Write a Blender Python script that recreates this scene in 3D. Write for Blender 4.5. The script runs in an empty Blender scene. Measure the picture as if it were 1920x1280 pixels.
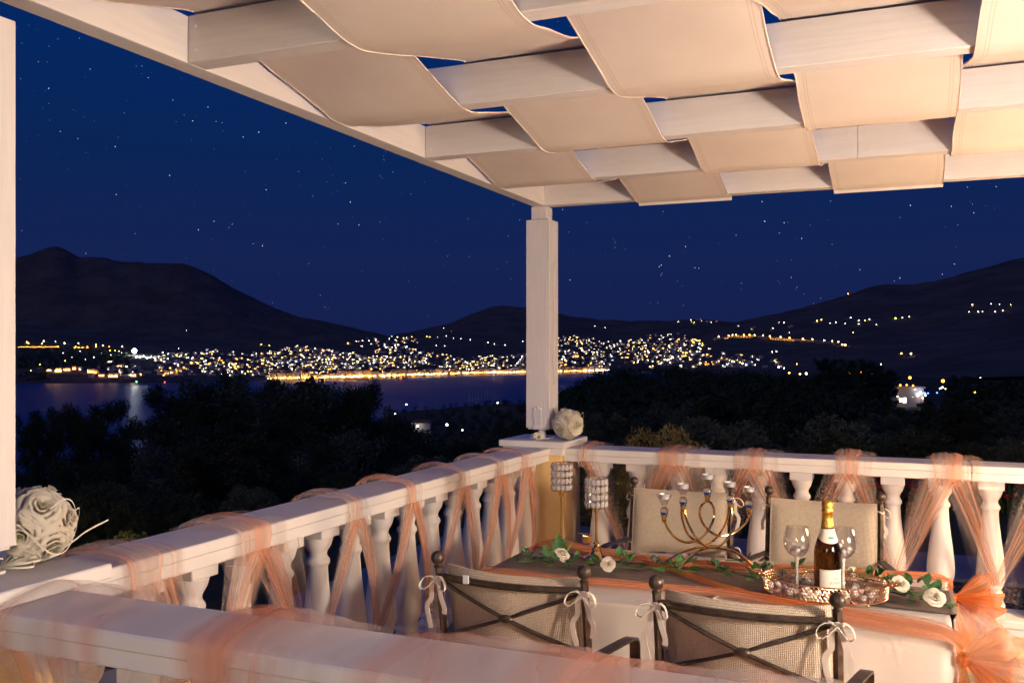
import bpy, math, random
import numpy as np
from mathutils import Vector, Matrix

random.seed(11)
rng = np.random.default_rng(11)
SC = bpy.context.scene
COL = SC.collection
R_ = math.radians

# ------------------------------------------------------------------ camera
cam_d = bpy.data.cameras.new('camera')
cam = bpy.data.objects.new('camera', cam_d)
COL.objects.link(cam)
YAW = 23.0
cam.location = (0, 0, 1.56)
cam.rotation_euler = (R_(90), 0, R_(YAW))
cam_d.sensor_width = 36.0
cam_d.lens = 36.0 * 1744 / 1920
cam_d.shift_y = 17 / 1920
cam_d.clip_start = 0.05
cam_d.clip_end = 90000
SC.camera = cam

# ------------------------------------------------------------------ world: deep blue night sky
world = bpy.data.worlds.new('World')
SC.world = world
world.use_nodes = True
wn = world.node_tree
wn.nodes.clear()
w_out = wn.nodes.new('ShaderNodeOutputWorld')
w_bg = wn.nodes.new('ShaderNodeBackground')
w_geo = wn.nodes.new('ShaderNodeTexCoord')
w_sep = wn.nodes.new('ShaderNodeSeparateXYZ')
w_rmp = wn.nodes.new('ShaderNodeValToRGB')
w_map = wn.nodes.new('ShaderNodeMapRange')
w_map.inputs['From Min'].default_value = -0.1
w_map.inputs['From Max'].default_value = 0.9
wn.links.new(w_geo.outputs['Generated'], w_sep.inputs[0])
wn.links.new(w_sep.outputs['Z'], w_map.inputs['Value'])
wn.links.new(w_map.outputs[0], w_rmp.inputs['Fac'])
wn.links.new(w_rmp.outputs['Color'], w_bg.inputs['Color'])
wn.links.new(w_bg.outputs[0], w_out.inputs[0])
cr = w_rmp.color_ramp
cr.elements[0].position = 0.0
cr.elements[0].color = (0.006, 0.007, 0.035, 1)
cr.elements[1].position = 1.0
cr.elements[1].color = (0.0005, 0.022, 0.17, 1)
for p, c in ((0.09, (0.0078, 0.0125, 0.068)), (0.20, (0.0062, 0.0158, 0.080)), (0.30, (0.0030, 0.0168, 0.088)),
             (0.45, (0.0005, 0.0200, 0.120)), (0.62, (0.0005, 0.0240, 0.180))):
    e = cr.elements.new(p)
    e.color = (*c, 1)
w_bg.inputs['Strength'].default_value = 1.0

# ------------------------------------------------------------------ moonlight, the terrace lamps and two added fills
def sun(name, strength, color, elev, azim, angle=0.5):
    d = bpy.data.lights.new(name, 'SUN')
    d.energy = strength
    d.color = color
    d.angle = R_(angle)
    o = bpy.data.objects.new(name, d)
    COL.objects.link(o)
    o.rotation_euler = (R_(90 - elev), 0, R_(azim))
    return o

def lamp_light(name, loc, power, color, radius):
    d = bpy.data.lights.new(name, 'POINT')
    d.energy = power
    d.color = color
    d.shadow_soft_size = radius
    o = bpy.data.objects.new(name, d)
    COL.objects.link(o)
    o.location = loc
    return o

sun('moon', 0.17, (1.0, 0.80, 0.78), 42, -20, 0.5)
lamp_light('terrace_lamp', (1.55, 1.85, 1.30), 275, (1.0, 0.79, 0.645), 0.14)
lamp_light('right_fill', (2.20, 1.75, 1.30), 135, (1.0, 0.79, 0.62), 0.35)  # added soft fill out of view, dilutes the key shadows
lamp_light('rear_fill', (-0.30, -2.60, 1.75), 265, (1.0, 0.78, 0.57), 0.50)  # added fill behind the camera, evens out canvas and rail fronts
lamp_light('wall_lamp', (1.50, 4.50, 1.20), 150, (1.0, 0.65, 0.36), 0.08)

SC.view_settings.view_transform = 'Standard'
SC.view_settings.look = 'None'
SC.view_settings.exposure = 0.10
SC.view_settings.gamma = 1.0
SC.view_settings.use_curve_mapping = False
SC.render.engine = 'CYCLES'
SC.cycles.use_denoising = True
SC.cycles.max_bounces = 8
SC.cycles.diffuse_bounces = 3
SC.cycles.glossy_bounces = 4
SC.cycles.transmission_bounces = 8
SC.cycles.transparent_max_bounces = 24
SC.cycles.sample_clamp_indirect = 4.0
SC.cycles.caustics_reflective = False
SC.cycles.caustics_refractive = False

# ------------------------------------------------------------------ helpers
F_ = np.array([-math.sin(R_(YAW)), math.cos(R_(YAW))])
Rt_ = np.array([math.cos(R_(YAW)), math.sin(R_(YAW))])

def at_depth(px, d, py=None, z=None):
    """A place at viewing distance d in the direction of column px; height from row py or given."""
    k = (px - 960) / 1744
    p = d * F_ + k * d * Rt_
    if z is None:
        z = 1.56 + d * (657 - py) / 1744
    return np.array([p[0], p[1], z])

def at_height(px, py, z):
    d = 1744 * (1.56 - z) / (py - 657)
    return at_depth(px, d, z=z)

BASE = {}

def link(o, parent=None):
    COL.objects.link(o)
    if parent is not None:
        o.parent = parent
    return o

def tag(o, label=None, cat=None, group=None, kind=None):
    if label: o['label'] = label
    if cat: o['category'] = cat
    if group: o['group'] = group
    if kind: o['kind'] = kind
    return o

def thing(name, loc, label, cat, group=None, rz=0.0):
    o = bpy.data.objects.new(name, None)
    o.empty_display_size = 0.1
    link(o)
    o.location = loc
    o.rotation_euler = (0, 0, rz)
    tag(o, label, cat, group)
    BASE[o.name] = np.array(loc, float)
    return o

def mesh(name, V, F, mat=None, uv=None, smooth=False):
    me = bpy.data.meshes.new(name)
    V = np.asarray(V, dtype=np.float64)
    if isinstance(F, np.ndarray):
        n, k = F.shape
        me.vertices.add(len(V))
        me.vertices.foreach_set('co', V.astype(np.float32).ravel())
        me.loops.add(n * k)
        me.loops.foreach_set('vertex_index', F.astype(np.int32).ravel())
        me.polygons.add(n)
        me.polygons.foreach_set('loop_start', np.arange(0, n * k, k, dtype=np.int32))
        me.update(calc_edges=True)
        me.validate()
    else:
        me.from_pydata(V.tolist(), [], [tuple(int(i) for i in f) for f in F])
        me.update()
    if uv is not None:
        l = me.uv_layers.new(name='UVMap')
        idx = np.empty(len(me.loops), dtype=np.int32)
        me.loops.foreach_get('vertex_index', idx)
        l.data.foreach_set('uv', np.asarray(uv, dtype=np.float32)[idx].ravel())
    if mat is not None:
        for m in (mat if isinstance(mat, (list, tuple)) else [mat]):
            me.materials.append(m)
    if smooth:
        me.polygons.foreach_set('use_smooth', np.ones(len(me.polygons), dtype=bool))
        if smooth != 'all':
            me.set_sharp_from_angle(angle=R_(40))
    return me

def obj(name, me, parent=None, loc=None, rot=None, scale=None):
    o = bpy.data.objects.new(name, me)
    link(o, parent)
    if loc is not None: o.location = loc
    if rot is not None: o.rotation_euler = rot
    if scale is not None: o.scale = scale if hasattr(scale, '__len__') else (scale,) * 3
    return o

def part(name, geo, mat, parent=None, smooth=False, base=None, kind=None, label=None):
    """A mesh object from world-coordinate geometry, shifted into its thing's own space."""
    V, F = np.asarray(geo[0], float), geo[1]
    uv = geo[2] if len(geo) > 2 else None
    root = parent
    while root is not None and root.parent is not None:
        root = root.parent
    if base is None and root is not None:
        base = BASE.get(root.name)
    if base is not None:
        V = V - np.asarray(base)
    o = obj(name, mesh(name, V, F, mat, uv, smooth), parent)
    if kind: o['kind'] = kind
    if label: o['label'] = label
    return o

def copy_tree(o, parent=None):
    c = o.copy()
    COL.objects.link(c)
    if parent is not None:
        c.parent = parent
    for ch in [x for x in o.children]:
        copy_tree(ch, c)
    return c

def join(*gs):
    Vs, Fs, U, n = [], [], [], 0
    has = all(len(g) > 2 and g[2] is not None for g in gs)
    for g in gs:
        V = np.asarray(g[0], float)
        Vs.append(V)
        Fs.extend([tuple(int(i) + n for i in f) for f in g[1]])
        if has: U.append(np.asarray(g[2], float))
        n += len(V)
    return (np.vstack(Vs), Fs, np.vstack(U)) if has else (np.vstack(Vs), Fs)

def xf(g, M=None, t=None, s=None):
    V = np.asarray(g[0], float)
    if s is not None: V = V * np.asarray(s)
    if M is not None: V = V @ np.asarray(M)[:3, :3].T
    if t is not None: V = V + np.asarray(t)
    return (V,) + tuple(g[1:])

def rotz(a):
    c, s = math.cos(a), math.sin(a)
    return np.array([[c, -s, 0], [s, c, 0], [0, 0, 1]])

def rot_to(d):
    """matrix whose z axis is d"""
    d = np.asarray(d, float); d = d / np.linalg.norm(d)
    a = np.array([1, 0, 0]) if abs(d[0]) < .9 else np.array([0, 1, 0])
    x = np.cross(a, d); x /= np.linalg.norm(x)
    return np.stack([x, np.cross(d, x), d], axis=1)

def box(x0, x1, y0, y1, z0, z1, c=0.003):
    c = min(c, (x1 - x0) * .3, (y1 - y0) * .3, (z1 - z0) * .3)
    V, idx = [], {}
    for i, x in enumerate((x0, x1)):
        for j, y in enumerate((y0, y1)):
            for k, z in enumerate((z0, z1)):
                sx, sy, sz = (1, -1)[i], (1, -1)[j], (1, -1)[k]
                for a, d in enumerate(((0, sy, sz), (sx, 0, sz), (sx, sy, 0))):
                    idx[i, j, k, a] = len(V)
                    V.append((x + d[0] * c, y + d[1] * c, z + d[2] * c))
    F = []
    def q(*t): F.append(tuple(idx[u] for u in t))
    for i in (0, 1):
        q((i, 0, 0, 0), (i, 1, 0, 0), (i, 1, 1, 0), (i, 0, 1, 0))
        q((0, i, 0, 1), (1, i, 0, 1), (1, i, 1, 1), (0, i, 1, 1))
        q((0, 0, i, 2), (1, 0, i, 2), (1, 1, i, 2), (0, 1, i, 2))
    for i in (0, 1):
        for j in (0, 1):
            q((i, j, 0, 0), (i, j, 1, 0), (i, j, 1, 1), (i, j, 0, 1))
            q((i, 0, j, 0), (i, 1, j, 0), (i, 1, j, 2), (i, 0, j, 2))
            q((0, i, j, 1), (1, i, j, 1), (1, i, j, 2), (0, i, j, 2))
            for k in (0, 1):
                q((i, j, k, 0), (i, j, k, 1), (i, j, k, 2))
    # consistent outward normals (convex solid)
    V = np.array(V); cen = V.mean(0); G = []
    for f in F:
        p = V[list(f)]
        n = np.cross(p[1] - p[0], p[2] - p[0])
        G.append(f if np.dot(n, p.mean(0) - cen) > 0 else f[::-1])
    return V, G

def lathe(prof, n=24, c=(0, 0, 0), cap=True):
    V, F = [], []
    for (r, z) in prof:
        for i in range(n):
            a = 2 * math.pi * i / n
            V.append((c[0] + r * math.cos(a), c[1] + r * math.sin(a), c[2] + z))
    m = len(prof)
    for j in range(m - 1):
        for i in range(n):
            i2 = (i + 1) % n
            F.append((j * n + i, j * n + i2, (j + 1) * n + i2, (j + 1) * n + i))
    if cap:
        F.append(tuple(range(n))[::-1])
        F.append(tuple((m - 1) * n + i for i in range(n)))
    return np.array(V), F

def ball(r, c=(0, 0, 0), n=12, m=8, s=(1, 1, 1)):
    prof = [(max(1e-4, math.sin(math.pi * j / m)) * r, -math.cos(math.pi * j / m) * r) for j in range(m + 1)]
    V, F = lathe(prof, n, (0, 0, 0))
    return V * np.array(s) + np.array(c), F

def smooth_path(P, n=24, closed=False):
    """Catmull-Rom through the given points."""
    P = np.asarray(P, float)
    out = []
    m = len(P)
    segs = m if closed else m - 1
    per = max(1, n // segs)
    for i in range(segs):
        p0 = P[(i - 1) % m] if (closed or i > 0) else 2 * P[0] - P[1]
        p1, p2 = P[i], P[(i + 1) % m]
        p3 = P[(i + 2) % m] if (closed or i + 2 < m) else 2 * P[-1] - P[-2]
        for k in range(per):
            t = k / per
            out.append(.5 * ((2 * p1) + (-p0 + p2) * t + (2 * p0 - 5 * p1 + 4 * p2 - p3) * t * t + (-p0 + 3 * p1 - 3 * p2 + p3) * t ** 3))
    if not closed:
        out.append(P[-1])
    return np.array(out)

def frames(P, closed=False):
    P = np.asarray(P, float)
    T = np.roll(P, -1, 0) - np.roll(P, 1, 0)
    if not closed:
        T[0] = P[1] - P[0]; T[-1] = P[-1] - P[-2]
    T /= np.linalg.norm(T, axis=1)[:, None] + 1e-12
    up = np.array([0, 0, 1.0]) if abs(T[0][2]) < .9 else np.array([1.0, 0, 0])
    N = []
    n = up - T[0] * np.dot(up, T[0]); n /= np.linalg.norm(n)
    for t in T:
        n = n - t * np.dot(n, t); n /= np.linalg.norm(n) + 1e-12
        N.append(n)
    N = np.array(N)
    return T, N, np.cross(T, N)

def tube(P, r, n=8, closed=False, sx=1.0):
    P = np.asarray(P, float)
    T, N, B = frames(P, closed)
    r = np.broadcast_to(np.asarray(r, float), (len(P),))
    V, F = [], []
    for i in range(len(P)):
        for k in range(n):
            a = 2 * math.pi * k / n
            V.append(P[i] + r[i] * (math.cos(a) * N[i] * sx + math.sin(a) * B[i]))
    m = len(P)
    for i in range(m if closed else m - 1):
        for k in range(n):
            k2 = (k + 1) % n; i2 = (i + 1) % m
            F.append((i * n + k, i * n + k2, i2 * n + k2, i2 * n + k))
    if not closed:
        F.append(tuple(range(n))[::-1]); F.append(tuple((m - 1) * n + k for k in range(n)))
    return np.array(V), F

def flatbar(P, w, t, side):
    """strip of width w along 'side' and thickness t along a path"""
    P = np.asarray(P, float)
    T, _, _ = frames(P)
    side = np.asarray(side, float)
    V, F = [], []
    for p, tg in zip(P, T):
        s = side - tg * np.dot(side, tg); s /= np.linalg.norm(s)
        n = np.cross(tg, s)
        for a, b in ((-1, -1), (1, -1), (1, 1), (-1, 1)):
            V.append(p + a * s * w / 2 + b * n * t / 2)
    m = len(P)
    for i in range(m - 1):
        for k in range(4):
            F.append((i * 4 + k, i * 4 + (k + 1) % 4, (i + 1) * 4 + (k + 1) % 4, (i + 1) * 4 + k))
    F.append((3, 2, 1, 0)); F.append(tuple((m - 1) * 4 + k for k in range(4)))
    return np.array(V), F

def grid(fn, nu, nv):
    """fn(u, v) -> point, u across, v along, both 0..1"""
    V, U, F = [], [], []
    for j in range(nv + 1):
        for i in range(nu + 1):
            u, v = i / nu, j / nv
            V.append(fn(u, v)); U.append((u, v))
    w = nu + 1
    for j in range(nv):
        for i in range(nu):
            F.append((j * w + i, j * w + i + 1, (j + 1) * w + i + 1, (j + 1) * w + i))
    return np.array(V, float), F, np.array(U)

def vnoise(x, seed=0):
    """smooth 1D noise -1..1"""
    i = math.floor(x); f = x - i
    def h(n): return math.sin(n * 127.1 + seed * 311.7) * 43758.5453 % 1.0
    f = f * f * (3 - 2 * f)
    return (h(i) * (1 - f) + h(i + 1) * f) * 2 - 1

# ------------------------------------------------------------------ materials
class N:
    def __init__(s, name):
        s.m = bpy.data.materials.new(name)
        s.m.use_nodes = True
        s.t = s.m.node_tree
        s.t.nodes.clear()
        s.out = s.t.nodes.new('ShaderNodeOutputMaterial')
    def n(s, typ, **kw):
        nd = s.t.nodes.new('ShaderNode' + typ)
        for k, v in kw.items():
            if k.startswith('_'): setattr(nd, k[1:], v)
            else:
                k2 = k.replace('__', ' ')
                sock = nd.inputs[int(k2[1:])] if k2[0] == 'i' and k2[1:].isdigit() else nd.inputs[k2]
                if hasattr(v, 'is_output'): s.t.links.new(v, sock)
                else: sock.default_value = v
        return nd
    def l(s, a, b): s.t.links.new(a, b)
    def ramp(s, fac, stops, interp='LINEAR'):
        nd = s.n('ValToRGB', Fac=fac)
        r = nd.color_ramp; r.interpolation = interp
        while len(r.elements) < len(stops): r.elements.new(0.5)
        for e, (p, c) in zip(r.elements, stops):
            e.position = p
            e.color = (*c, 1) if hasattr(c, '__len__') else (c, c, c, 1)
        return nd.outputs['Color']
    def mix(s, fac, a, b, mode='MIX'):
        nd = s.n('Mix', _data_type='RGBA', _blend_type=mode)
        for sock, v in ((nd.inputs[0], fac), (nd.inputs[6], a), (nd.inputs[7], b)):
            if hasattr(v, 'is_output'): s.l(v, sock)
            elif hasattr(v, '__len__'): sock.default_value = (*v[:3], 1)
            else: sock.default_value = v
        return nd.outputs[2]

def plain(name, col, rough=.5, metal=0.0, var=.10, scale=20.0, bump=0.0, bscale=120.0, stretch=(1, 1, 1), spec=.5, sub=0.0, coords='Object', var2=0.0, sc2=1.5):
    b = N(name)
    tc = b.n('TexCoord')
    mp = b.n('Mapping', Vector=tc.outputs[coords], Scale=stretch)
    no = b.n('TexNoise', Vector=mp.outputs[0], Scale=scale, Detail=5.0, Roughness=.6)
    lo = tuple(max(0, c * (1 - var)) for c in col); hi = tuple(min(1, c * (1 + var)) for c in col)
    c = b.ramp(no.outputs['Fac'], [(.3, lo), (.7, hi)])
    if var2:
        n2 = b.n('TexNoise', Vector=tc.outputs[coords], Scale=sc2, Detail=6.0, Roughness=.65)
        c = b.mix(b.ramp(n2.outputs['Fac'], [(.42, 0.0), (.72, var2)]), c, tuple(x * .55 for x in col))
    p = b.n('BsdfPrincipled', Base__Color=c, Roughness=rough, Metallic=metal)
    p.inputs['Specular IOR Level'].default_value = spec
    if sub:
        p.inputs['Subsurface Weight'].default_value = sub
        p.inputs['Subsurface Scale'].default_value = .02
    if bump:
        n3 = b.n('TexNoise', Vector=mp.outputs[0], Scale=bscale, Detail=4.0)
        bp = b.n('Bump', Strength=bump, Distance=.004, Height=n3.outputs['Fac'])
        b.l(bp.outputs[0], p.inputs['Normal'])
    b.l(p.outputs[0], b.out.inputs[0])
    return b.m

def emit(name, col, strength):
    b = N(name)
    e = b.n('Emission', Color=(*col, 1), Strength=strength)
    b.l(e.outputs[0], b.out.inputs[0])
    return b.m

def tulle(name, c_peach, c_white, a_lo, a_hi, peach_amt=.5, su=9.0, fade=.16):
    """Sheer net: streaks of dyed and undyed layers running along the cloth."""
    b = N(name)
    tc = b.n('TexCoord')
    oi = b.n('ObjectInfo')
    off = b.n('CombineXYZ', X=b.n('Math', _operation='MULTIPLY', i0=oi.outputs['Random'], i1=37.0).outputs[0])
    ad = b.n('VectorMath', _operation='ADD', i0=tc.outputs['UV'], i1=off.outputs[0])
    m1 = b.n('Mapping', Vector=ad.outputs[0], Scale=(su * .45, .35, 1))
    n1 = b.n('TexNoise', Vector=m1.outputs[0], Scale=1.0, Detail=3.0, Roughness=.6)
    lo = .62 - peach_amt * .3
    hue = b.ramp(n1.outputs['Fac'], [(lo - .10, c_white), (lo + .06, c_peach)])
    m2 = b.n('Mapping', Vector=ad.outputs[0], Scale=(su * 1.3, .45, 1), Location=(3.3, 0, 0))
    n2 = b.n('TexNoise', Vector=m2.outputs[0], Scale=1.0, Detail=2.0, Roughness=.45)
    al = b.ramp(n2.outputs['Fac'], [(.22, a_lo), (.80, a_hi)])
    al2 = b.n('Math', _operation='MULTIPLY_ADD', i0=b.n('Math', _operation='GREATER_THAN', i0=n1.outputs['Fac'], i1=lo).outputs[0], i1=.10, i2=al)
    al2.use_clamp = True
    # the selvedges are single and thin, so they show less
    spx = b.n('SeparateXYZ', Vector=tc.outputs['UV'])
    ed = b.n('Math', _operation='ABSOLUTE', i0=b.n('Math', _operation='MULTIPLY_ADD', i0=spx.outputs['X'], i1=2.0, i2=-1.0).outputs[0])
    fd = b.n('MapRange', Value=ed.outputs[0])
    fd.inputs['From Min'].default_value = 1.0
    fd.inputs['From Max'].default_value = 1.0 - fade
    fd.inputs['To Min'].default_value = .12
    fd.inputs['To Max'].default_value = 1.0
    fd.interpolation_type = 'SMOOTHSTEP'
    al2 = b.n('Math', _operation='MULTIPLY', i0=al2.outputs[0], i1=fd.outputs[0])
    df = b.n('BsdfDiffuse', Color=hue)
    tr = b.n('BsdfTranslucent', Color=hue)
    mx = b.n('MixShader', i0=.38, i1=df.outputs[0], i2=tr.outputs[0])
    tp = b.n('BsdfTransparent')
    m3 = b.n('MixShader', i0=al2.outputs[0], i1=tp.outputs[0], i2=mx.outputs[0])
    b.l(m3.outputs[0], b.out.inputs[0])
    return b.m

def leafmat(name, c1, c2, trans=.3, rough=.45):
    b = N(name)
    oi = b.n('ObjectInfo')
    tc = b.n('TexCoord')
    no = b.n('TexNoise', Vector=tc.outputs['Object'], Scale=6.0, Detail=3.0)
    c = b.ramp(no.outputs['Fac'], [(.3, c1), (.7, c2)])
    p = b.n('BsdfPrincipled', Base__Color=c, Roughness=rough)
    p.inputs['Specular IOR Level'].default_value = .12 if rough > .55 else .35
    t = b.n('BsdfTranslucent', Color=c)
    m = b.n('MixShader', i0=trans, i1=p.outputs[0], i2=t.outputs[0])
    b.l(m.outputs[0], b.out.inputs[0])
    return b.m

def thin_glass(name, tint=(1, 1, 1), rough=0.0, extra=.04):
    b = N(name)
    fr = b.n('LayerWeight', Blend=.35)
    f = b.n('Math', _operation='MULTIPLY_ADD', i0=fr.outputs['Facing'], i1=.55, i2=extra)
    g = b.n('BsdfGlossy', Color=(1, 1, 1, 1), Roughness=rough)
    t = b.n('BsdfTransparent', Color=(*tint, 1))
    m = b.n('MixShader', i0=f.outputs[0], i1=t.outputs[0], i2=g.outputs[0])
    b.l(m.outputs[0], b.out.inputs[0])
    return b.m

def solid_glass(name, col=(1, 1, 1), ior=1.5, rough=0.02):
    b = N(name)
    p = b.n('BsdfPrincipled', Base__Color=(*col, 1), Roughness=rough, IOR=ior)
    p.inputs['Transmission Weight'].default_value = 1.0
    b.l(p.outputs[0], b.out.inputs[0])
    return b.m

def weave(name, col, scale, dark=.7, bump=.4, rough=.9):
    """Basket-woven cloth, relief and yarn colour in local space."""
    b = N(name)
    tc = b.n('TexCoord')
    w1 = b.n('TexWave', Vector=b.n('Mapping', Vector=tc.outputs['Object'], Rotation=(0, 0, R_(8))).outputs[0], Scale=scale, Distortion=1.5, Detail=2.0, _bands_direction='X')
    w2 = b.n('TexWave', Vector=tc.outputs['Object'], Scale=scale, Distortion=1.5, Detail=2.0, _bands_direction='Z')
    mu = b.n('Math', _operation='MULTIPLY', i0=w1.outputs['Fac'], i1=w2.outputs['Fac'])
    no = b.n('TexNoise', Vector=tc.outputs['Object'], Scale=14.0, Detail=5.0)
    c0 = b.ramp(mu.outputs[0], [(0.0, tuple(x * dark for x in col)), (.5, col)])
    sp = b.n('TexNoise', Vector=tc.outputs['Object'], Scale=110.0, Detail=2.0)
    c0 = b.mix(b.ramp(sp.outputs['Fac'], [(.38, .55), (.60, 0.0)]), c0, tuple(x * .58 for x in col))
    c = b.mix(b.ramp(no.outputs['Fac'], [(.35, 0.0), (.7, .25)]), c0, tuple(x * .75 for x in col))
    p = b.n('BsdfPrincipled', Base__Color=c, Roughness=rough)
    p.inputs['Specular IOR Level'].default_value = .2
    bp = b.n('Bump', Strength=bump, Distance=.004, Height=mu.outputs[0])
    b.l(bp.outputs[0], p.inputs['Normal'])
    b.l(p.outputs[0], b.out.inputs[0])
    return b.m

M = {}
for _ax, _st in (('x', (1, 16, 16)), ('y', (16, 1, 16)), ('z', (16, 16, 1))):
    M['timber_' + _ax] = plain('white_painted_timber', (.74, .70, .68), .45, var=.05, scale=4, bump=.30, bscale=4.5, stretch=_st, var2=.14, sc2=3.0)
M['timber'] = M['timber_z']
M['stone'] = plain('white_painted_stone', (.76, .73, .70), .55, var=.03, scale=6, bump=.10, bscale=60, var2=.10, sc2=3.0)
M['stucco'] = plain('ochre_stucco', (.84, .58, .26), .85, var=.06, scale=9, bump=.35, bscale=90, var2=.15, sc2=3.0)
M['iron'] = plain('wrought_iron', (.095, .075, .060), .36, metal=.75, var=.5, scale=30, bump=.35, bscale=70, var2=.3, sc2=18)
M['gold'] = plain('gold_metal', (.95, .66, .26), .14, metal=1.0, var=.04, scale=30)
M['rosegold'] = plain('copper_gold_metal', (.86, .50, .26), .26, metal=1.0, var=.06, scale=60)
M['silver'] = plain('tealight_tin', (.86, .85, .84), .38, metal=.55, var=.03)
M['wax'] = plain('white_wax', (.86, .82, .76), .4, var=.03, sub=.3)
M['pebble'] = plain('white_pebble', (.82, .78, .73), .55, var=.08, scale=25)
M['foil'] = plain('gold_foil', (.92, .56, .10), .26, metal=1.0, var=.08, scale=60, bump=.7, bscale=180)
M['label'] = plain('cream_paper', (.82, .76, .62), .55, var=.03)
M['ink'] = plain('grey_ink', (.24, .20, .16), .6)
M['green_ink'] = plain('green_ink', (.03, .26, .14), .5)
M['gold_ink'] = plain('gold_ink', (.62, .40, .12), .4)
M['cotton'] = plain('cotton_tape', (.80, .71, .58), .8, var=.06, scale=60)
M['seatcloth'] = weave('beige_seat_weave', (.82, .68, .50), 66.0, dark=.55, bump=.7)
M['cloth'] = None
M['crystal'] = plain('foil_backed_crystal', (.90, .86, .80), .07, metal=.62, var=.05, scale=200)
M['clear'] = thin_glass('clear_glass')
M['candleglass'] = solid_glass('candle_cup_glass', (.97, .98, 1.0), 1.45, .0)
M['bottle'] = solid_glass('bottle_glass', (.115, .045, .007), 1.36, .0)
M['petal'] = None
M['leaf'] = leafmat('green_leaf', (.07, .20, .06), (.14, .32, .11), .3)
M['leaf_dark'] = leafmat('dark_green_leaf', (.022, .085, .028), (.045, .13, .04), .2)
M['petal'] = leafmat('white_petal', (.93, .86, .68), (.95, .90, .76), .35, .6)
M['petal_core'] = leafmat('green_white_petal', (.78, .77, .48), (.86, .84, .60), .35, .6)
M['stem'] = plain('green_stem', (.10, .19, .05), .6, var=.2)
M['tulle'] = tulle('peach_tulle', (.95, .45, .25), (.86, .70, .60), .18, .47, .48, 4.5)
M['tulle_white'] = tulle('white_tulle', (.90, .50, .30), (.84, .76, .70), .06, .30, .15)
M['tulle_rich'] = tulle('orange_tulle', (.95, .32, .09), (.90, .56, .36), .28, .74, .75)
M['tulle_soft'] = tulle('pale_peach_tulle', (.92, .40, .22), (.80, .73, .70), .07, .42, .34, 3.2, .25)
M['tulle_streak'] = tulle('dyed_tulle_streak', (.95, .40, .20), (.92, .52, .34), .22, .55, .8, 4.0, .9)
M['ribbon'] = plain('satin_ribbon', (.80, .76, .62), .35, var=.05)

def canvas_material():
    b = N('cream_canvas')
    tc = b.n('TexCoord')
    no = b.n('TexNoise', Vector=tc.outputs['Object'], Scale=5.0, Detail=5.0)
    c = b.ramp(no.outputs['Fac'], [(.3, (.76, .66, .57)), (.7, (.81, .71, .62))])
    sp = b.n('SeparateXYZ', Vector=tc.outputs['UV'])
    # stitched hem: two seams along each long edge
    d = b.n('Math', _operation='ABSOLUTE', i0=b.n('Math', _operation='SUBTRACT', i0=sp.outputs['X'], i1=.5).outputs[0])
    s1 = b.n('Math', _operation='COMPARE', i0=d.outputs[0], i1=.455, i2=.0028)
    s2 = b.n('Math', _operation='COMPARE', i0=d.outputs[0], i1=.437, i2=.0028)
    sm = b.n('Math', _operation='MAXIMUM', i0=s1.outputs[0], i1=s2.outputs[0])
    c2 = b.mix(b.n('Math', _operation='MULTIPLY', i0=sm.outputs[0], i1=.30).outputs[0], c, (.40, .28, .18))
    p = b.n('BsdfPrincipled', Base__Color=c2, Roughness=.8)
    p.inputs['Specular IOR Level'].default_value = .2
    t = b.n('BsdfTranslucent', Color=c2)
    mx = b.n('MixShader', i0=.10, i1=p.outputs[0], i2=t.outputs[0])
    wv = b.n('TexNoise', Vector=tc.outputs['Object'], Scale=260.0, Detail=2.0)
    wl = b.n('TexNoise', Vector=tc.outputs['Object'], Scale=3.5, Detail=3.0)
    h0 = b.n('Math', _operation='MULTIPLY_ADD', i0=wl.outputs['Fac'], i1=4.0, i2=wv.outputs['Fac'])
    h = b.n('Math', _operation='MULTIPLY_ADD', i0=sm.outputs[0], i1=-.8, i2=h0.outputs[0])
    bp = b.n('Bump', Strength=.25, Distance=.004, Height=h.outputs[0])
    b.l(bp.outputs[0], p.inputs['Normal'])
    b.l(mx.outputs[0], b.out.inputs[0])
    return b.m
M['canvas'] = canvas_material()

def damask():
    b = N('cream_damask')
    tc = b.n('TexCoord')
    vo = b.n('TexVoronoi', Vector=tc.outputs['Object'], Scale=9.0)
    wv = b.n('TexWave', Vector=tc.outputs['Object'], Scale=6.0, Distortion=14.0, Detail=3.0, Detail__Scale=2.0)
    k = b.n('Math', _operation='MULTIPLY', i0=wv.outputs['Fac'], i1=b.ramp(vo.outputs['Distance'], [(.2, 1.0), (.55, 0.0)]))
    rr = b.ramp(k.outputs[0], [(.35, .62), (.5, .36)])
    c = b.mix(b.ramp(k.outputs[0], [(.35, 0.0), (.5, .35)]), (.62, .54, .45), (.72, .64, .55))
    p = b.n('BsdfPrincipled', Base__Color=c, Roughness=rr)
    p.inputs['Sheen Weight'].default_value = .2
    bp = b.n('Bump', Strength=.25, Distance=.002, Height=k.outputs[0])
    b.l(bp.outputs[0], p.inputs['Normal'])
    b.l(p.outputs[0], b.out.inputs[0])
    return b.m
M['cloth'] = damask()

def runner_mat():
    b = N('grey_brown_slub_cloth')
    tc = b.n('TexCoord')
    mp = b.n('Mapping', Vector=tc.outputs['Object'], Scale=(3, 90, 1))
    no = b.n('TexNoise', Vector=mp.outputs[0], Scale=1.6, Detail=6.0, Roughness=.7)
    c = b.ramp(no.outputs['Fac'], [(.3, (.075, .054, .045)), (.52, (.18, .13, .108)), (.72, (.34, .26, .22))])
    p = b.n('BsdfPrincipled', Base__Color=c, Roughness=.85)
    bp = b.n('Bump', Strength=.5, Distance=.004, Height=no.outputs['Fac'])
    b.l(bp.outputs[0], p.inputs['Normal'])
    b.l(p.outputs[0], b.out.inputs[0])
    return b.m
M['runner'] = runner_mat()

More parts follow.
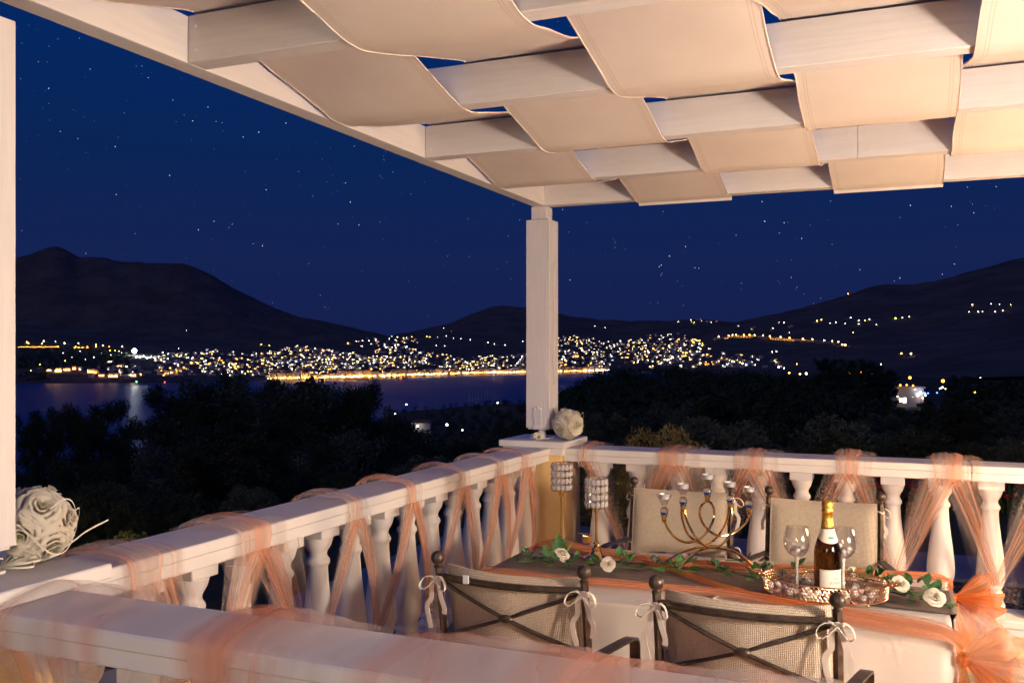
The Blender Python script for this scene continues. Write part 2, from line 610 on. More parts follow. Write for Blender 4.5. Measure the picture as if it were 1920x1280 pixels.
# ================================================================== TERRACE
def tiles_floor():
    root = thing('terrace_floor', (0.0, 2.0, 0), 'terracotta tiled terrace floor under the table and chairs', 'floor')
    del root['category']
    root['kind'] = 'structure'
    part('screed', box(-2.06, 3.2, -1.2, 5.02, -.32, -.008, .002), plain('mortar', (.30, .24, .18), .9, var=.1), root)
    ts = .30
    tm = plain('terracotta_tile', (.42, .20, .10), .55, var=.18, scale=5, bump=.2, bscale=40, var2=.25, sc2=2.0)
    me = mesh('floor_tile', *box(-ts / 2 + .004, ts / 2 - .004, -ts / 2 + .004, ts / 2 - .004, -.012, 0, .002), tm)
    for i in range(17):
        for j in range(12):
            x, y = -1.75 + i * ts, 1.75 + j * ts
            if y > 4.85 or x > 1.6: continue
            o = obj('floor_tile', me, root, (x, y - 2.0, 0))
    return root
tiles_floor()

# baluster: square block, ovolo, neck ring, vase belly, foot ring, square block
BPROF = [(.045, .052), (.052, .056), (.058, .054), (.066, .052), (.076, .049), (.086, .044), (.096, .0375), (.106, .0335), (.117, .034),
         (.124, .038), (.129, .042), (.136, .0445), (.144, .044), (.150, .040), (.155, .037), (.170, .0365), (.22, .040), (.28, .0465),
         (.34, .0545), (.39, .0605), (.43, .064), (.465, .0655), (.495, .063), (.52, .056), (.536, .048), (.546, .044), (.552, .0445),
         (.558, .049), (.566, .0515), (.574, .049), (.579, .045), (.588, .048), (.596, .055), (.602, .057)]
def baluster_geo():
    top = .925
    prof = [(r, top - t) for t, r in BPROF][::-1]
    return join(lathe(prof, 28), box(-.0575, .0575, -.0575, .0575, top - .048, top, .003), box(-.060, .060, -.060, .060, top - .660, top - .599, .003))
ME_BAL = mesh('baluster', *baluster_geo(), M['stone'], smooth=True)

def balustrade(label, axis, fixed, a0, a1, hw, positions, inner, outer_skirt=True):
    """axis 'x' or 'y' is the running direction; 'fixed' the other coordinate of the centre line"""
    mid = (a0 + a1) / 2
    loc = (fixed, mid, 0) if axis == 'y' else (mid, fixed, 0)
    root = thing('balustrade', loc, label, 'balustrade')
    def bx(w0, w1, z0, z1, s0=a0, s1=a1, c=.003):
        return box(fixed + w0, fixed + w1, s0, s1, z0, z1, c) if axis == 'y' else box(s0, s1, fixed + w0, fixed + w1, z0, z1, c)
    # rail stones butted end to end with fine joints
    n = max(1, round((a1 - a0) / 2.4)); L = (a1 - a0) / n
    for i in range(n):
        part('rail_stone', join(bx(-hw, hw, .9645, 1.0, a0 + i * L + .001, a0 + (i + 1) * L - .001, .004), bx(-hw + .006, hw - .006, .925, .9645, a0 + i * L + .001, a0 + (i + 1) * L - .001, .003)), M['stone'], root)
        part('bottom_rail', join(bx(-hw, hw, .228, .265, a0 + i * L + .001, a0 + (i + 1) * L - .001, .004), bx(-hw + .006, hw - .006, .19, .228, a0 + i * L + .001, a0 + (i + 1) * L - .001, .003)), M['stone'], root)
    part('knee_wall', bx(-hw + .03, hw - .03, -.3, .19), M['stucco'], root)
    tm = plain('skirting_tile', (.40, .21, .09), .5, var=.15, scale=6, bump=.2, bscale=50)
    k = int((a1 - a0) / .30)
    side = inner
    for i in range(k):
        s0 = a0 + i * .30
        w = sorted((side * (hw - .03), side * (hw - .018)))
        part('skirting_tile', bx(w[0], w[1], .004, .085, s0 + .002, s0 + .298, .002), tm, root)
    for p in positions:
        o = obj('baluster', ME_BAL, root)
        o.location = (0, p - mid, 0) if axis == 'y' else (p - mid, 0, 0)
        o.rotation_euler = (0, 0, random.choice((0, 1, 2, 3)) * math.pi / 2)
    return root

AX, BY, CY = -1.995, 5.155, 1.500
balustrade('white vase balustrade running from the near rose ball to the corner post', 'y', AX, 1.66, 5.0, .110,
           [2.872 + .2203 * n for n in range(-4, 10)], 1)
balustrade('white vase balustrade behind the table and the two far chairs', 'x', BY, -1.82, 2.4, .125,
           [-1.631 + .2235 * n for n in range(0, 18)], -1)
balustrade('dim white balustrade in front of the two near chairs', 'x', CY, -1.82, 1.2, .105,
           [-1.665 + .224 * n for n in range(0, 13)], 1)

def pillar(x, y, label):
    root = thing('pillar', (x, y, 0), label, 'pillar')
    part('shaft', box(x - .17, x + .17, y - .17, y + .17, -.3, .962, .004), M['stucco'], root)
    part('cap', join(box(x - .205, x + .205, y - .205, y + .205, 1.003, 1.040, .004), box(x - .187, x + .187, y - .187, y + .187, .962, 1.003, .003)), M['stone'], root)
    return root
PX, PY = -1.990, 5.175
QX, QY = -1.995, 1.510
pillar(PX, PY, 'ochre pillar with white cap under the far corner post')
pillar(QX, QY, 'ochre pillar with white cap where the two near rails meet')

# ------------------------------------------------------------------ pergola
ZB, ZT = 2.41, 2.55
RY = [1.423 + .7368 * n for n in range(6)]
def pergola():
    root = thing('pergola', (0.2, 3.3, 2.41), 'white timber pergola with cream canvas strips woven over and under its beams', 'pergola')
    x1 = 2.40
    part('beam', box(-2.035, -1.960, RY[0], RY[5] + .078, ZB, ZT, .002), M['timber_y'], root)
    part('beam', box(-1.9595, x1, RY[5], RY[5] + .078, ZB, ZT, .002), M['timber_x'], root)
    part('beam', box(-1.9595, x1, RY[0], RY[0] + .075, ZB, ZT, .002), M['timber_x'], root)
    part('beam', box(x1, x1 + .075, RY[0], RY[5] + .078, ZB, ZT, .002), M['timber'], root)
    for n in range(1, 5):
        y0 = RY[n]
        x0, k = -1.9595, 0
        xs_ = [-1.9595] + [(.16, -.62, .55, -.20)[n - 1]] + [x1]
        # each rafter is pieced from two boards with a hairline joint, screwed at the ends
        g = [box(xs_[q] + .0006, xs_[q + 1] - .0006, y0 + .0012 * q, y0 + .075 - .0005 * q, ZB + .0008 * q, ZT, .002) for q in (0, 1)]
        rf = part('rafter', join(*g), M['timber_x'], root)
        for sx in (-1.93, xs_[1] - .04, xs_[1] + .04):
            for sz in (.035, .105):
                part('screw', lathe([(.0045, 0), (.0045, .0018), (.003, .0024)], 8, (0, 0, 0)), M['silver'], rf, base=(0, 0, 0)).matrix_local = Matrix.Translation((sx - .2, y0 - 3.3 + (.0012 if sx > xs_[1] else 0), ZB + sz - 2.41)) @ Matrix.Rotation(math.pi / 2, 4, 'X')
    # posts
    for (x, y, full) in ((-1.999, 5.169, True), (-1.995, 1.478, True), (2.40, 5.145, False), (2.40, 1.46, False)):
        zb = 1.104 if full else 0
        h = .074
        g = [box(x - h, x + .060, y - h, y + h, zb, 2.330, .003),
             box(x + .0605, x + h, y - h, y - .011, zb, 2.330, .002), box(x + .0605, x + h, y + .011, y + h, zb, 2.330, .002),
             box(x + .0605, x + h, y - .0105, y + .0105, zb, 1.36, .002), box(x + .0605, x + h, y - .0105, y + .0105, 2.08, 2.330, .002),
             box(x - .050, x + .046, y - .050, y + .050, 2.331, ZB - .001, .002)]
        p = part('post', join(*g), M['timber'], root)
        if full:
            foot = join(box(x - .06, x + .06, y - .06, y + .06, 1.0405, 1.048, .002), lathe([(.022, 1.048), (.022, 1.10)], 14, (x, y, 0)),
                        box(x - .065, x + .065, y - .065, y + .065, 1.096, 1.1035, .001))
            part('post_foot', foot, M['timber'], p)
            s = [box(x - .028, x + .028, y - h - .005, y - h - .0005, 1.096, 1.225, .002)]
            for dx, z in ((-.015, 1.135), (.015, 1.135), (-.018, 1.215), (0, 1.222), (.018, 1.215)):
                s.append(ball(.0085, (x + dx, y - h - .005, z), 10, 6, (1, .7, 1)) if True else None)
            part('strap_plate', join(*s), M['timber'], p)
    # canvas strips
    PITCH = .5288
    def fillet(P, d):
        out = [P[0]]
        for a, b, c in zip(P[:-2], P[1:-1], P[2:]):
            a, b, c = map(np.asarray, (a, b, c))
            la, lc = np.linalg.norm(a - b), np.linalg.norm(c - b)
            da, dc = min(d, la * .45), min(d, lc * .45)
            s, e = b + (a - b) / la * da, b + (c - b) / lc * dc
            for t in (0, .25, .5, .75, 1):
                out.append((1 - t) ** 2 * s + 2 * t * (1 - t) * b + t * t * e)
        out.append(np.asarray(P[-1]))
        return np.array(out)
    for i in range(8):
        xa = -1.938 + PITCH * i
        xb = xa + PITCH - .012
        if xb > x1: xb = x1 - .01
        P = []
        for n in range(6):
            y = RY[n]
            if (i + n) % 2 == 0:
                P += [(y - .010, ZB - .007), (y + .086, ZB - .007)]
            else:
                P += [(y - .012, ZT + .010), (y + .090, ZT + .010)]
        if (i + 5) % 2 == 0:
            P[-1] = (RY[5] + .086, ZB - .008)
        P = np.array(P)
        F = fillet(P, .034)
        # densify
        D = [F[0]]
        for a, b in zip(F[:-1], F[1:]):
            m = max(1, int(np.linalg.norm(b - a) / .05))
            for k in range(1, m + 1): D.append(a + (b - a) * k / m)
        D = np.array(D)
        seg = np.r_[0, np.cumsum(np.linalg.norm(np.diff(D, axis=0), axis=1))]
        m = len(D) - 1
        # how far each station is from a timber (slack there)
        slack = np.array([min(abs(d[0] - (r + .037)) for r in RY) for d in D])
        slack = np.clip((slack - .06) / .30, 0, 1)
        slack = slack * slack * (3 - 2 * slack)
        s1, s2 = rng.random(2) * 50
        def fn(u, v, D=D, m=m, slack=slack, s1=s1, s2=s2, xa=xa, xb=xb):
            k = int(round(v * m))
            y, z = D[k]
            s = slack[k]
            sag = -.007 * s * (1 - (2 * u - 1) ** 2 * .6)
            wr = .007 * s * (vnoise(y * 3.1 + u * 2.0 + s1) + .6 * vnoise(y * 4.7 - u * 3.1 + s2))
            ins = .004 * s * math.sin(seg[k] * 9 + s1)
            return (xa + (xb - xa) * u + (ins if u < .5 else -ins), y, z + sag + wr)
        g = grid(fn, 14, m)
        st = part('canvas_strip', g, M['canvas'], root, smooth='all')
        st['label'] = 'cream canvas strip woven through the beams'
        V = g[0].reshape(m + 1, 15, 3)
        for col in (0, 14):
            part('hem_cord', tube(V[:, col], .0032, 5), M['canvas'], st, smooth=True)
        if (i + 5) % 2 == 0:
            part('end_batten', box(xa - .004, xb + .004, RY[5] + .079, RY[5] + .092, ZB - .022, ZB + .004, .002), M['timber_x'], st)
    return root
pergola()

# ================================================================== TULLE ON THE RAILS
def rail_frame(axis, fixed, side):
    """(s along, n towards the visible side, z) -> world"""
    if axis == 'y':
        return lambda s, n, z: np.array([fixed + side * n, s, z])
    return lambda s, n, z: np.array([s, fixed + side * n, z])

def poly_at(P, v):
    P = np.asarray(P, float)
    L = np.r_[0, np.cumsum(np.linalg.norm(np.diff(P, axis=0), axis=1))]
    t = v * L[-1]
    k = min(len(P) - 2, int(np.searchsorted(L, t, side='right') - 1))
    f = (t - L[k]) / max(1e-9, L[k + 1] - L[k])
    return P[k] + (P[k + 1] - P[k]) * f

def wrap_sheet(fr, s0, w_back, w_front, hw, bulge, drop_f, drop_b, off, seed, ripple=.004):
    raw = [(-hw - .010, 1.0 - drop_b), (-hw - .010, .985), (-hw * .8, 1.006 + bulge * .55), (-hw * .25, 1.008 + bulge), (hw * .35, 1.007 + bulge * .8),
           (hw * .85, 1.006 + bulge * .25), (hw + .007, .992), (hw + .009, .95), (hw + .010, 1.0 - drop_f)]
    P = smooth_path([(a, 0, b) for a, b in raw], 40)
    def fn(u, v):
        p = poly_at(P, v)
        w = w_back + (w_front - w_back) * v
        k = math.sin(u * 19 + seed) * .6 + math.sin(u * 41 + seed * 2.1 + v * 2) * .4
        lift = ripple * (k + 1) * (.5 + .5 * math.sin(min(1, v * 1.6) * math.pi) )
        edge = 1 - abs(2 * u - 1) ** 4 * .55                       # the edges lie closer to the rail
        n, z = p[0], p[2]
        top = 1 if .22 < v < .72 else 0
        zz = z + (lift if top else 0) + off
        if top: zz = 1.004 + off + (zz - 1.004 - off) * edge
        nn = n + (0 if top else (lift * (1 if v > .5 else -1) + off * (1 if v > .5 else -1)))
        return fr(s0 + (u - .5) * w + .008 * vnoise(v * 4 + u * 2 + seed, 3), nn, zz)
    return grid(fn, 22, 40)

def leg_sheet(fr, s_a, s_b, n_a, n_b, z_a, z_b, w_a, w_b, seed, amp=.010, out=.02, pleats=5):
    def fn(u, v):
        e = v ** .9
        s = s_a + (s_b - s_a) * e
        n = n_a + (n_b - n_a) * e + out * math.sin(math.pi * v)
        z = z_a + (z_b - z_a) * v
        w = w_a + (w_b - w_a) * (v ** .75)
        d = (s_b - s_a); L = math.hypot(d, z_b - z_a)
        cs, cz = -(z_b - z_a) / L, d / L                          # across the fall
        # across direction turns from 'along the rail' to 'square to the fall'
        cs, cz = 1 * (1 - v) + cs * v, cz * v
        a = amp * (1 - .45 * v) * (math.sin(u * pleats * 2 * math.pi + seed) * .7 + math.sin(u * pleats * 4.4 * math.pi + seed * 1.7 + 3 * v) * .3)
        return fr(s + (u - .5) * w * cs, n + a + .004, z + (u - .5) * w * cz)
    return grid(fn, 40, 22)

def knot(c, r, mat, parent, down):
    part('knot', ball(r, c, 12, 8, (1, 1, 1.15)), mat, parent, smooth='all')

def garland(label, axis, fixed, side, hw, wraps, knots, zk, back=False, bulge=.022, tails=True, nk=.085, m1='tulle', m2='tulle_white'):
    mid = np.mean([w[0] for w in wraps])
    root = thing('tulle_garland', (fixed, mid, .9) if axis == 'y' else (mid, fixed, .9), label, 'tulle garland')
    fr = rail_frame(axis, fixed, side)
    for i, (s, wf, wb, bl) in enumerate(wraps):
        sd = i * 2.7 + len(wraps)
        part('swag_wrap', wrap_sheet(fr, s + .03, wb * 1.55, wf * 1.75, hw, bl * .8, .10, .16, .0015, sd), M[m2], root, smooth='all')
        part('swag_wrap', wrap_sheet(fr, s, wb, wf, hw, bl, .105, .15, .004, sd + 1.3), M[m1], root, smooth='all')
        for k in knots:
            if abs(k - s) > .42 or abs(k - s) < .05: continue
            dr = 1 if k > s else -1
            vr = .75 + .55 * (.5 + .5 * math.sin(s * 37 + dr * 5)); zz_ = zk + .03 * math.sin(k * 23)
            part('swag_fall', leg_sheet(fr, s + dr * wf * .22 + .01, k, hw + .014, nk, .935, zz_, wf * .95 * vr, .040, sd + dr, .010, .018), M['tulle'], root, smooth='all')
            part('swag_fall', leg_sheet(fr, s + dr * wf * .40 + .02, k, hw + .010, nk + .004, .935, zz_ + .01, wf * 1.7 / vr, .062, sd + dr * 2 + 1, .013, .026), M['tulle_white'], root, smooth='all')
            if back:
                part('swag_fall', leg_sheet(fr, s + dr * wf * .5, s + dr * .20, -hw - .012, -.09, .92, .30, wf * 1.3, wf * .8, sd + dr * 3, .012, -.01), M['tulle_white'], root, smooth='all')
    for k in knots:
        c = fr(k, nk + .012, zk)
        knot(c, .019, M['tulle'], root, 1)
        if tails:
            part('tail', leg_sheet(fr, k, k - .03, nk + .012, nk + .03, zk - .005, zk - .15, .03, .13, k * 5, .012, .012, 3), M['tulle_white'], root, smooth='all')
            T = smooth_path([c + (0, 0, .004), fr(k + .02, nk + .04, zk - .02), fr(k + .012, nk + .035, zk - .075)], 10)
            part('tie', flatbar(T, .010, .0015, fr(1, 0, 0) - fr(0, 0, 0)), M['cotton'], root, smooth=True)
    return root

A_W = [(1.905, .125, .17, .020), (2.365, .15, .20, .022), (2.93, .075, .13, .026), (3.355, .062, .12, .028), (3.825, .07, .12, .026), (4.26, .08, .12, .024), (4.60, .08, .11, .020)]
A_K = [2.13, 2.66, 3.135, 3.56, 4.03, 4.43, 4.78]
garland('peach and white tulle wound along the left rail from rose ball to corner post', 'y', AX, 1, .110, A_W, A_K, .44)
B_W = [(-1.70, .06, .12, .016), (-1.185, .16, .18, .010), (-.765, .14, .17, .012), (-.285, .10, .16, .030), (.185, .14, .18, .030), (.66, .14, .18, .022), (1.12, .14, .18, .02)]
B_K = [-1.44, -.975, -.52, -.055, .40, .86]
garland('peach and white tulle wound along the rail behind the two far chairs', 'x', BY, -1, .125, B_W, B_K, .415, back=True)
C_W = [(-1.69, .21, .25, .030), (-1.15, .20, .26, .030), (-.64, .34, .40, .026), (-.16, .30, .34, .026), (.32, .2, .24, .025)]
C_K = [-1.42, -.92, -.42, .08]
garland('peach tulle bulging over the dim rail in front of the near chairs', 'x', CY, -1, .105, C_W, C_K, .44, tails=False, m1='tulle_soft', m2='tulle_soft')

# ================================================================== ROSES
def rose_geo(R, layers=((.0, 3), (.18, 4), (.42, 5), (.70, 6), (1.0, 7)), seed=0, close=0.0):
    """cupped petals in rings, the inner ones upright and tight, the outer ones rolled back"""
    r = random.Random(seed)
    gs = []
    for li, (l, n) in enumerate(layers):
        lo = l * (1 - close)
        for k in range(n):
            a0 = 2 * math.pi * k / n + li * .55 + r.uniform(-.12, .12)
            half = (2 * math.pi / n) * (.78 if l > .1 else 1.1)
            top = .66 - .36 * lo + r.uniform(-.04, .04)
            r0, r1 = .08 + .15 * lo, .15 + .66 * lo + r.uniform(-.03, .03)
            ph = r.uniform(0, 6)
            def fn(u, v, l=lo, a0=a0, half=half, top=top, r0=r0, r1=r1, ph=ph):
                e = abs(2 * u - 1)
                vv = v * (1 - .22 * e ** 3)
                a = a0 + (2 * u - 1) * half * (.55 + .45 * math.sin(min(1, vv * 1.3) * math.pi / 2))
                x = r0 + (r1 - r0) * (vv ** (1.5 - .5 * l)) + .035 * l * math.sin(5 * u + ph) * vv
                x += (.06 + .05 * l) * max(0, vv - .8) * 5 * (1 - e * .5) * .5
                z = -.22 + (top + .22) * math.sin(vv * math.pi / 2 * (1 + .12 * l)) - .10 * l * max(0, vv - .82) * 5 - .10 * e ** 2 * vv
                x -= .05 * e ** 2 * (1 - l)
                return (R * x * math.cos(a), R * x * math.sin(a), R * z)
            gs.append(grid(fn, 8, 7)[:2])
    return join(*gs)
ROSES = [mesh('rose', *rose_geo(1.0, seed=s), M['petal'], smooth='all') for s in range(3)]
CORE = mesh('rose_heart', *rose_geo(.50, ((.0, 3), (.25, 4)), 5, .2), M['petal_core'], smooth='all')

def ribbon_strip(P, w=.006, side=(0, 0, 1)):
    return flatbar(smooth_path(P, 24), w, .0006, side)

def rose_ball(c, r, label, seed):
    root = thing('rose_ball', tuple(c), label, 'rose ball')
    rr = random.Random(seed)
    part('foam_core', ball(r * .64, c, 16, 12), plain('ivory_foam', (.74, .70, .54), .8), root, smooth='all')
    n = 13
    for i in range(n):
        z = 1 - 2 * (i + .5) / n
        a = i * 2.399963 + seed
        d = np.array([math.sqrt(1 - z * z) * math.cos(a), math.sqrt(1 - z * z) * math.sin(a), z])
        m = Matrix(rot_to(d).tolist()).to_euler()
        s = r * .68 * rr.uniform(.92, 1.10)
        o = obj('rose', ROSES[i % 3], root, tuple(d * r * .60), m, s)
        h = obj('rose_heart', CORE, o, (0, 0, .33), None, 1.0)
    for k in range(3):
        a = rr.uniform(0, 6.28); b = rr.uniform(-.5, .5)
        P = [c + r * np.array([math.cos(a + t) * math.cos(b) * 1.04, math.sin(a + t) * math.cos(b) * 1.04, math.sin(b + .35 * math.sin(3 * t)) * 1.0 + .12 * math.sin(2 * t + k)]) for t in np.linspace(0, 2.6, 8)]
        part('ribbon', ribbon_strip(P, .0028), M['ribbon'], root, smooth=True)
    return root

BL = np.array([-1.972, 1.648, 1.040 + .094])
rose_ball(BL, .094, 'large white rose ball at the foot of the near left post', 1)
BR = np.array([-1.815, 5.105, 1.040 + .093])
rose_ball(BR, .094, 'small looking white rose ball at the foot of the far corner post', 4)
def ribbon_bow(base, seed, label, spread, flower=False):
    root = thing('ribbon_spray', tuple(base), label, 'ribbon')
    rr = random.Random(seed)
    for k in range(8):
        a = rr.uniform(0, 6.28); L = spread * rr.uniform(.6, 1.1); h = rr.uniform(.008, .035)
        d = np.array([math.cos(a), math.sin(a), 0]); e = np.array([-d[1], d[0], 0])
        P = [base + (0, 0, .004), base + d * L * .5 + e * L * .25 + (0, 0, h + .01), base + d * L + (0, 0, h), base + d * L * .6 - e * L * .25 + (0, 0, h * .5 + .006), base + (0, 0, .006)]
        part('ribbon_loop', ribbon_strip(P, .0045, (0, 0, 1)), M['ribbon'], root, smooth=True)
    if flower:
        obj('rose', ROSES[1], root, (0, 0, .015), (R_(75), 0, R_(20)), .034)
    return root
ribbon_bow(np.array([-1.985, 1.56, 1.040]), 3, 'tangle of cream ribbon spilling beside the large rose ball', .10)
ribbon_bow(np.array([-1.985, 5.06, 1.040]), 8, 'small cream rosebud and ribbons under the far corner post', .06, True)
# one long ribbon tail reaching over the rail from the near ball
tr = thing('ribbon_tail', (-1.95, 1.72, 1.05), 'clear cream ribbon tail reaching from the large rose ball over the rail', 'ribbon')
part('ribbon_strip', ribbon_strip([(-1.95, 1.70, 1.06), (-1.97, 1.76, 1.072), (-1.99, 1.82, 1.085), (-2.0, 1.90, 1.10)], .0042, (0, 0, 1)), M['ribbon'], tr, smooth=True)

# ================================================================== THE TABLE
TX0, TX1, TY0, TY1, TZ = -1.375, .115, 2.83, 3.60, .764
def table():
    root = thing('dining_table', ((TX0 + TX1) / 2, (TY0 + TY1) / 2, 0), 'long dining table hidden under a cream cloth between four chairs', 'table')
    wood = plain('dark_table_wood', (.12, .07, .04), .5, var=.2)
    part('tabletop', box(TX0 + .02, TX1 - .02, TY0 + .02, TY1 - .02, .725, .755), wood, root)
    for x in (TX0 + .08, TX1 - .08):
        for y in (TY0 + .08, TY1 - .08):
            part('leg', box(x - .03, x + .03, y - .03, y + .03, 0, .725), wood, root)
table()

def rounded_rect(x0, x1, y0, y1, r, per):
    P = []
    def seg(a, b, n):
        for k in range(n): P.append(np.array(a) + (np.array(b) - np.array(a)) * k / n)
    def arc(cx, cy, a0):
        for k in range(7): 
            a = a0 + (math.pi / 2) * k / 7
            P.append(np.array((cx + r * math.cos(a), cy + r * math.sin(a))))
    seg((x0 + r, y0), (x1 - r, y0), per); arc(x1 - r, y0 + r, -math.pi / 2)
    seg((x1, y0 + r), (x1, y1 - r), per // 2); arc(x1 - r, y1 - r, 0)
    seg((x1 - r, y1), (x0 + r, y1), per); arc(x0 + r, y1 - r, math.pi / 2)
    seg((x0, y1 - r), (x0, y0 + r), per // 2); arc(x0 + r, y0 + r, math.pi)
    return np.array(P)
def tablecloth():
    root = thing('tablecloth', ((TX0 + TX1) / 2, (TY0 + TY1) / 2, TZ), 'cream damask cloth hanging over the table nearly to the floor', 'tablecloth')
    C = rounded_rect(TX0, TX1, TY0, TY1, .035, 60)
    cen = np.array([(TX0 + TX1) / 2, (TY0 + TY1) / 2])
    n = len(C)
    T = np.roll(C, -1, 0) - np.roll(C, 1, 0); T /= np.linalg.norm(T, axis=1)[:, None]
    NO = np.stack([T[:, 1], -T[:, 0]], 1)
    L = np.r_[0, np.cumsum(np.linalg.norm(np.diff(C, axis=0), axis=1))]
    corner = np.zeros(n)
    for cx in (TX0, TX1):
        for cy in (TY0, TY1):
            corner = np.maximum(corner, np.exp(-((C[:, 0] - cx) ** 2 + (C[:, 1] - cy) ** 2) / .012))
    rows = []
    # top rings from the centre out, then over the edge, then down
    for f in (.02, .25, .5, .75, .92, .985):
        P = cen + (C - cen) * f
        z = np.array([TZ + .0012 * vnoise(p[0] * 6) + .001 * vnoise(p[1] * 9 + 4) for p in P])
        rows.append(np.c_[P, z])
    for a in (20, 45, 70, 90):
        q = R_(a); rr = .010
        rows.append(np.c_[C + NO * (rr * math.sin(q) - rr * .3), np.full(n, TZ - rr + rr * math.cos(q))])
    for k in range(1, 17):
        t = k / 16
        fold = np.array([math.sin(s * 17 + 1.2 * vnoise(s * 2.2, 5)) * .6 + math.sin(s * 37 + 2) * .25 for s in L])
        off = .006 + t * .035 + fold * (.004 + .020 * t) + corner * (.05 * t)
        rows.append(np.c_[C + NO * off[:, None], np.full(n, TZ - .010 - t * .62) - .0 * fold])
    V = np.vstack(rows); m = len(rows)
    F = [tuple(range(n))]
    for j in range(m - 1):
        for i in range(n):
            F.append((j * n + i, j * n + (i + 1) % n, (j + 1) * n + (i + 1) % n, (j + 1) * n + i)[::-1])
    part('drape', (V, F), M['cloth'], root, smooth='all')
    # ironed crease ridges on the top
    for (a, b) in (((-.60, 2.85), (-.56, 3.08)), ((-.22, 2.84), (-.16, 2.95)), ((-.72, 3.42), (-.62, 3.58))):
        P = smooth_path([(a[0], a[1], TZ + .001), ((a[0] + b[0]) / 2 + .008, (a[1] + b[1]) / 2, TZ + .004), (b[0], b[1], TZ + .001)], 10)
        part('crease', tube(P, .004, 6), M['cloth'], root, smooth='all')
tablecloth()

def runner():
    root = thing('table_runner', (-.63, 3.25, TZ + .004), 'grey brown slub cloth runner along the middle of the table', 'table runner')
    P = smooth_path([(TX0 - .018, 0, TZ - .16), (TX0 - .014, 0, TZ - .02), (TX0 + .01, 0, TZ + .006), (-1.0, 0, TZ + .006), (-.3, 0, TZ + .006), (TX1 - .01, 0, TZ + .007), (TX1 + .014, 0, TZ - .02), (TX1 + .020, 0, TZ - .30)], 84)
    def fn(u, v):
        p = poly_at(P, v)
        w = .155 - .012 * vnoise(v * 7)
        return (p[0], 3.235 + (u - .5) * 2 * w + .006 * vnoise(v * 11 + 3), p[2] + .0015 * vnoise(u * 6 + v * 20))
    part('cloth_strip', grid(fn, 16, 84), M['runner'], root, smooth='all')
runner()

# sheer strands lying on the table
def strand(name, label, path, widths, mat, seed, amp=.006, layers=((1.0, 0.0),)):
    base = path[len(path) // 2]
    root = thing(name, tuple(base), label, 'tulle strand')
    P = smooth_path(path, 80)
    W = smooth_path([(w, 0, 0) for w in widths], 80)[:, 0]
    T, _, _ = frames(P)
    m = len(P) - 1
    for li, (ws, dz) in enumerate(layers):
        def fn(u, v, ws=ws, dz=dz, li=li):
            k = int(round(v * m))
            t = T[k]
            up = np.array([0, 0, 1.0])
            if abs(t[2]) > .8: up = np.array([.97, -.25, 0])
            s = np.cross(up, t); s /= np.linalg.norm(s) + 1e-9
            nrm = np.cross(t, s); 
            if nrm[2] < 0 and abs(t[2]) <= .8: nrm = -nrm
            a = amp * (1 + math.sin(u * 24 + seed + 2 * vnoise(v * 5, seed)) * .6 + math.sin(u * 47 + seed * 2) * .4)
            return P[k] + s * (u - .5) * W[min(k, len(W) - 1)] * ws + nrm * (a * (1 - abs(2 * u - 1) ** 3) + dz + .002)
        part('tulle_sheet', grid(fn, 34, m), mat[li % len(mat)], root, smooth='all')
    return root
zt = TZ + .010
strand('tulle_strand', 'orange tulle strand along the near side of the table top', [(TX0 - .025, 3.00, zt - .20), (TX0 - .015, 3.01, zt - .02), (TX0 + .03, 3.01, zt), (-1.05, 3.00, zt), (-.78, 3.02, zt), (-.52, 3.03, zt), (-.30, 2.975, zt), (-.12, 2.915, zt), (.03, 2.868, zt), (TX1 - .005, 2.845, zt - .006), (TX1 + .022, 2.838, zt - .035)],
       [.14, .13, .11, .10, .09, .09, .15, .20, .20, .12, .04], [M['tulle_rich'], M['tulle']], 1.0, .005, ((.8, 0), (1.15, .002)))
strand('tulle_strand', 'orange tulle strand along the far side of the table top', [(TX0 - .02, 3.53, zt - .05), (TX0 + .02, 3.53, zt), (-1.15, 3.47, zt), (-.86, 3.39, zt + .004), (-.62, 3.41, zt), (-.35, 3.46, zt), (-.08, 3.50, zt), (TX1 - .01, 3.53, zt - .002), (TX1 + .02, 3.54, zt - .04)],
       [.16, .15, .14, .11, .11, .12, .11, .08, .04], [M['tulle_rich'], M['tulle']], 5.0, .006, ((1.0, 0), (1.25, .002)))
strand('tulle_strand', 'orange tulle strand crossing the runner from candelabra to tray', [(-.88, 3.36, zt + .003), (-.72, 3.24, zt + .003), (-.58, 3.12, zt + .003), (-.42, 3.02, zt + .004), (-.24, 2.95, zt + .006)],
       [.07, .06, .06, .08, .10], [M['tulle_rich']], 9.0, .004)

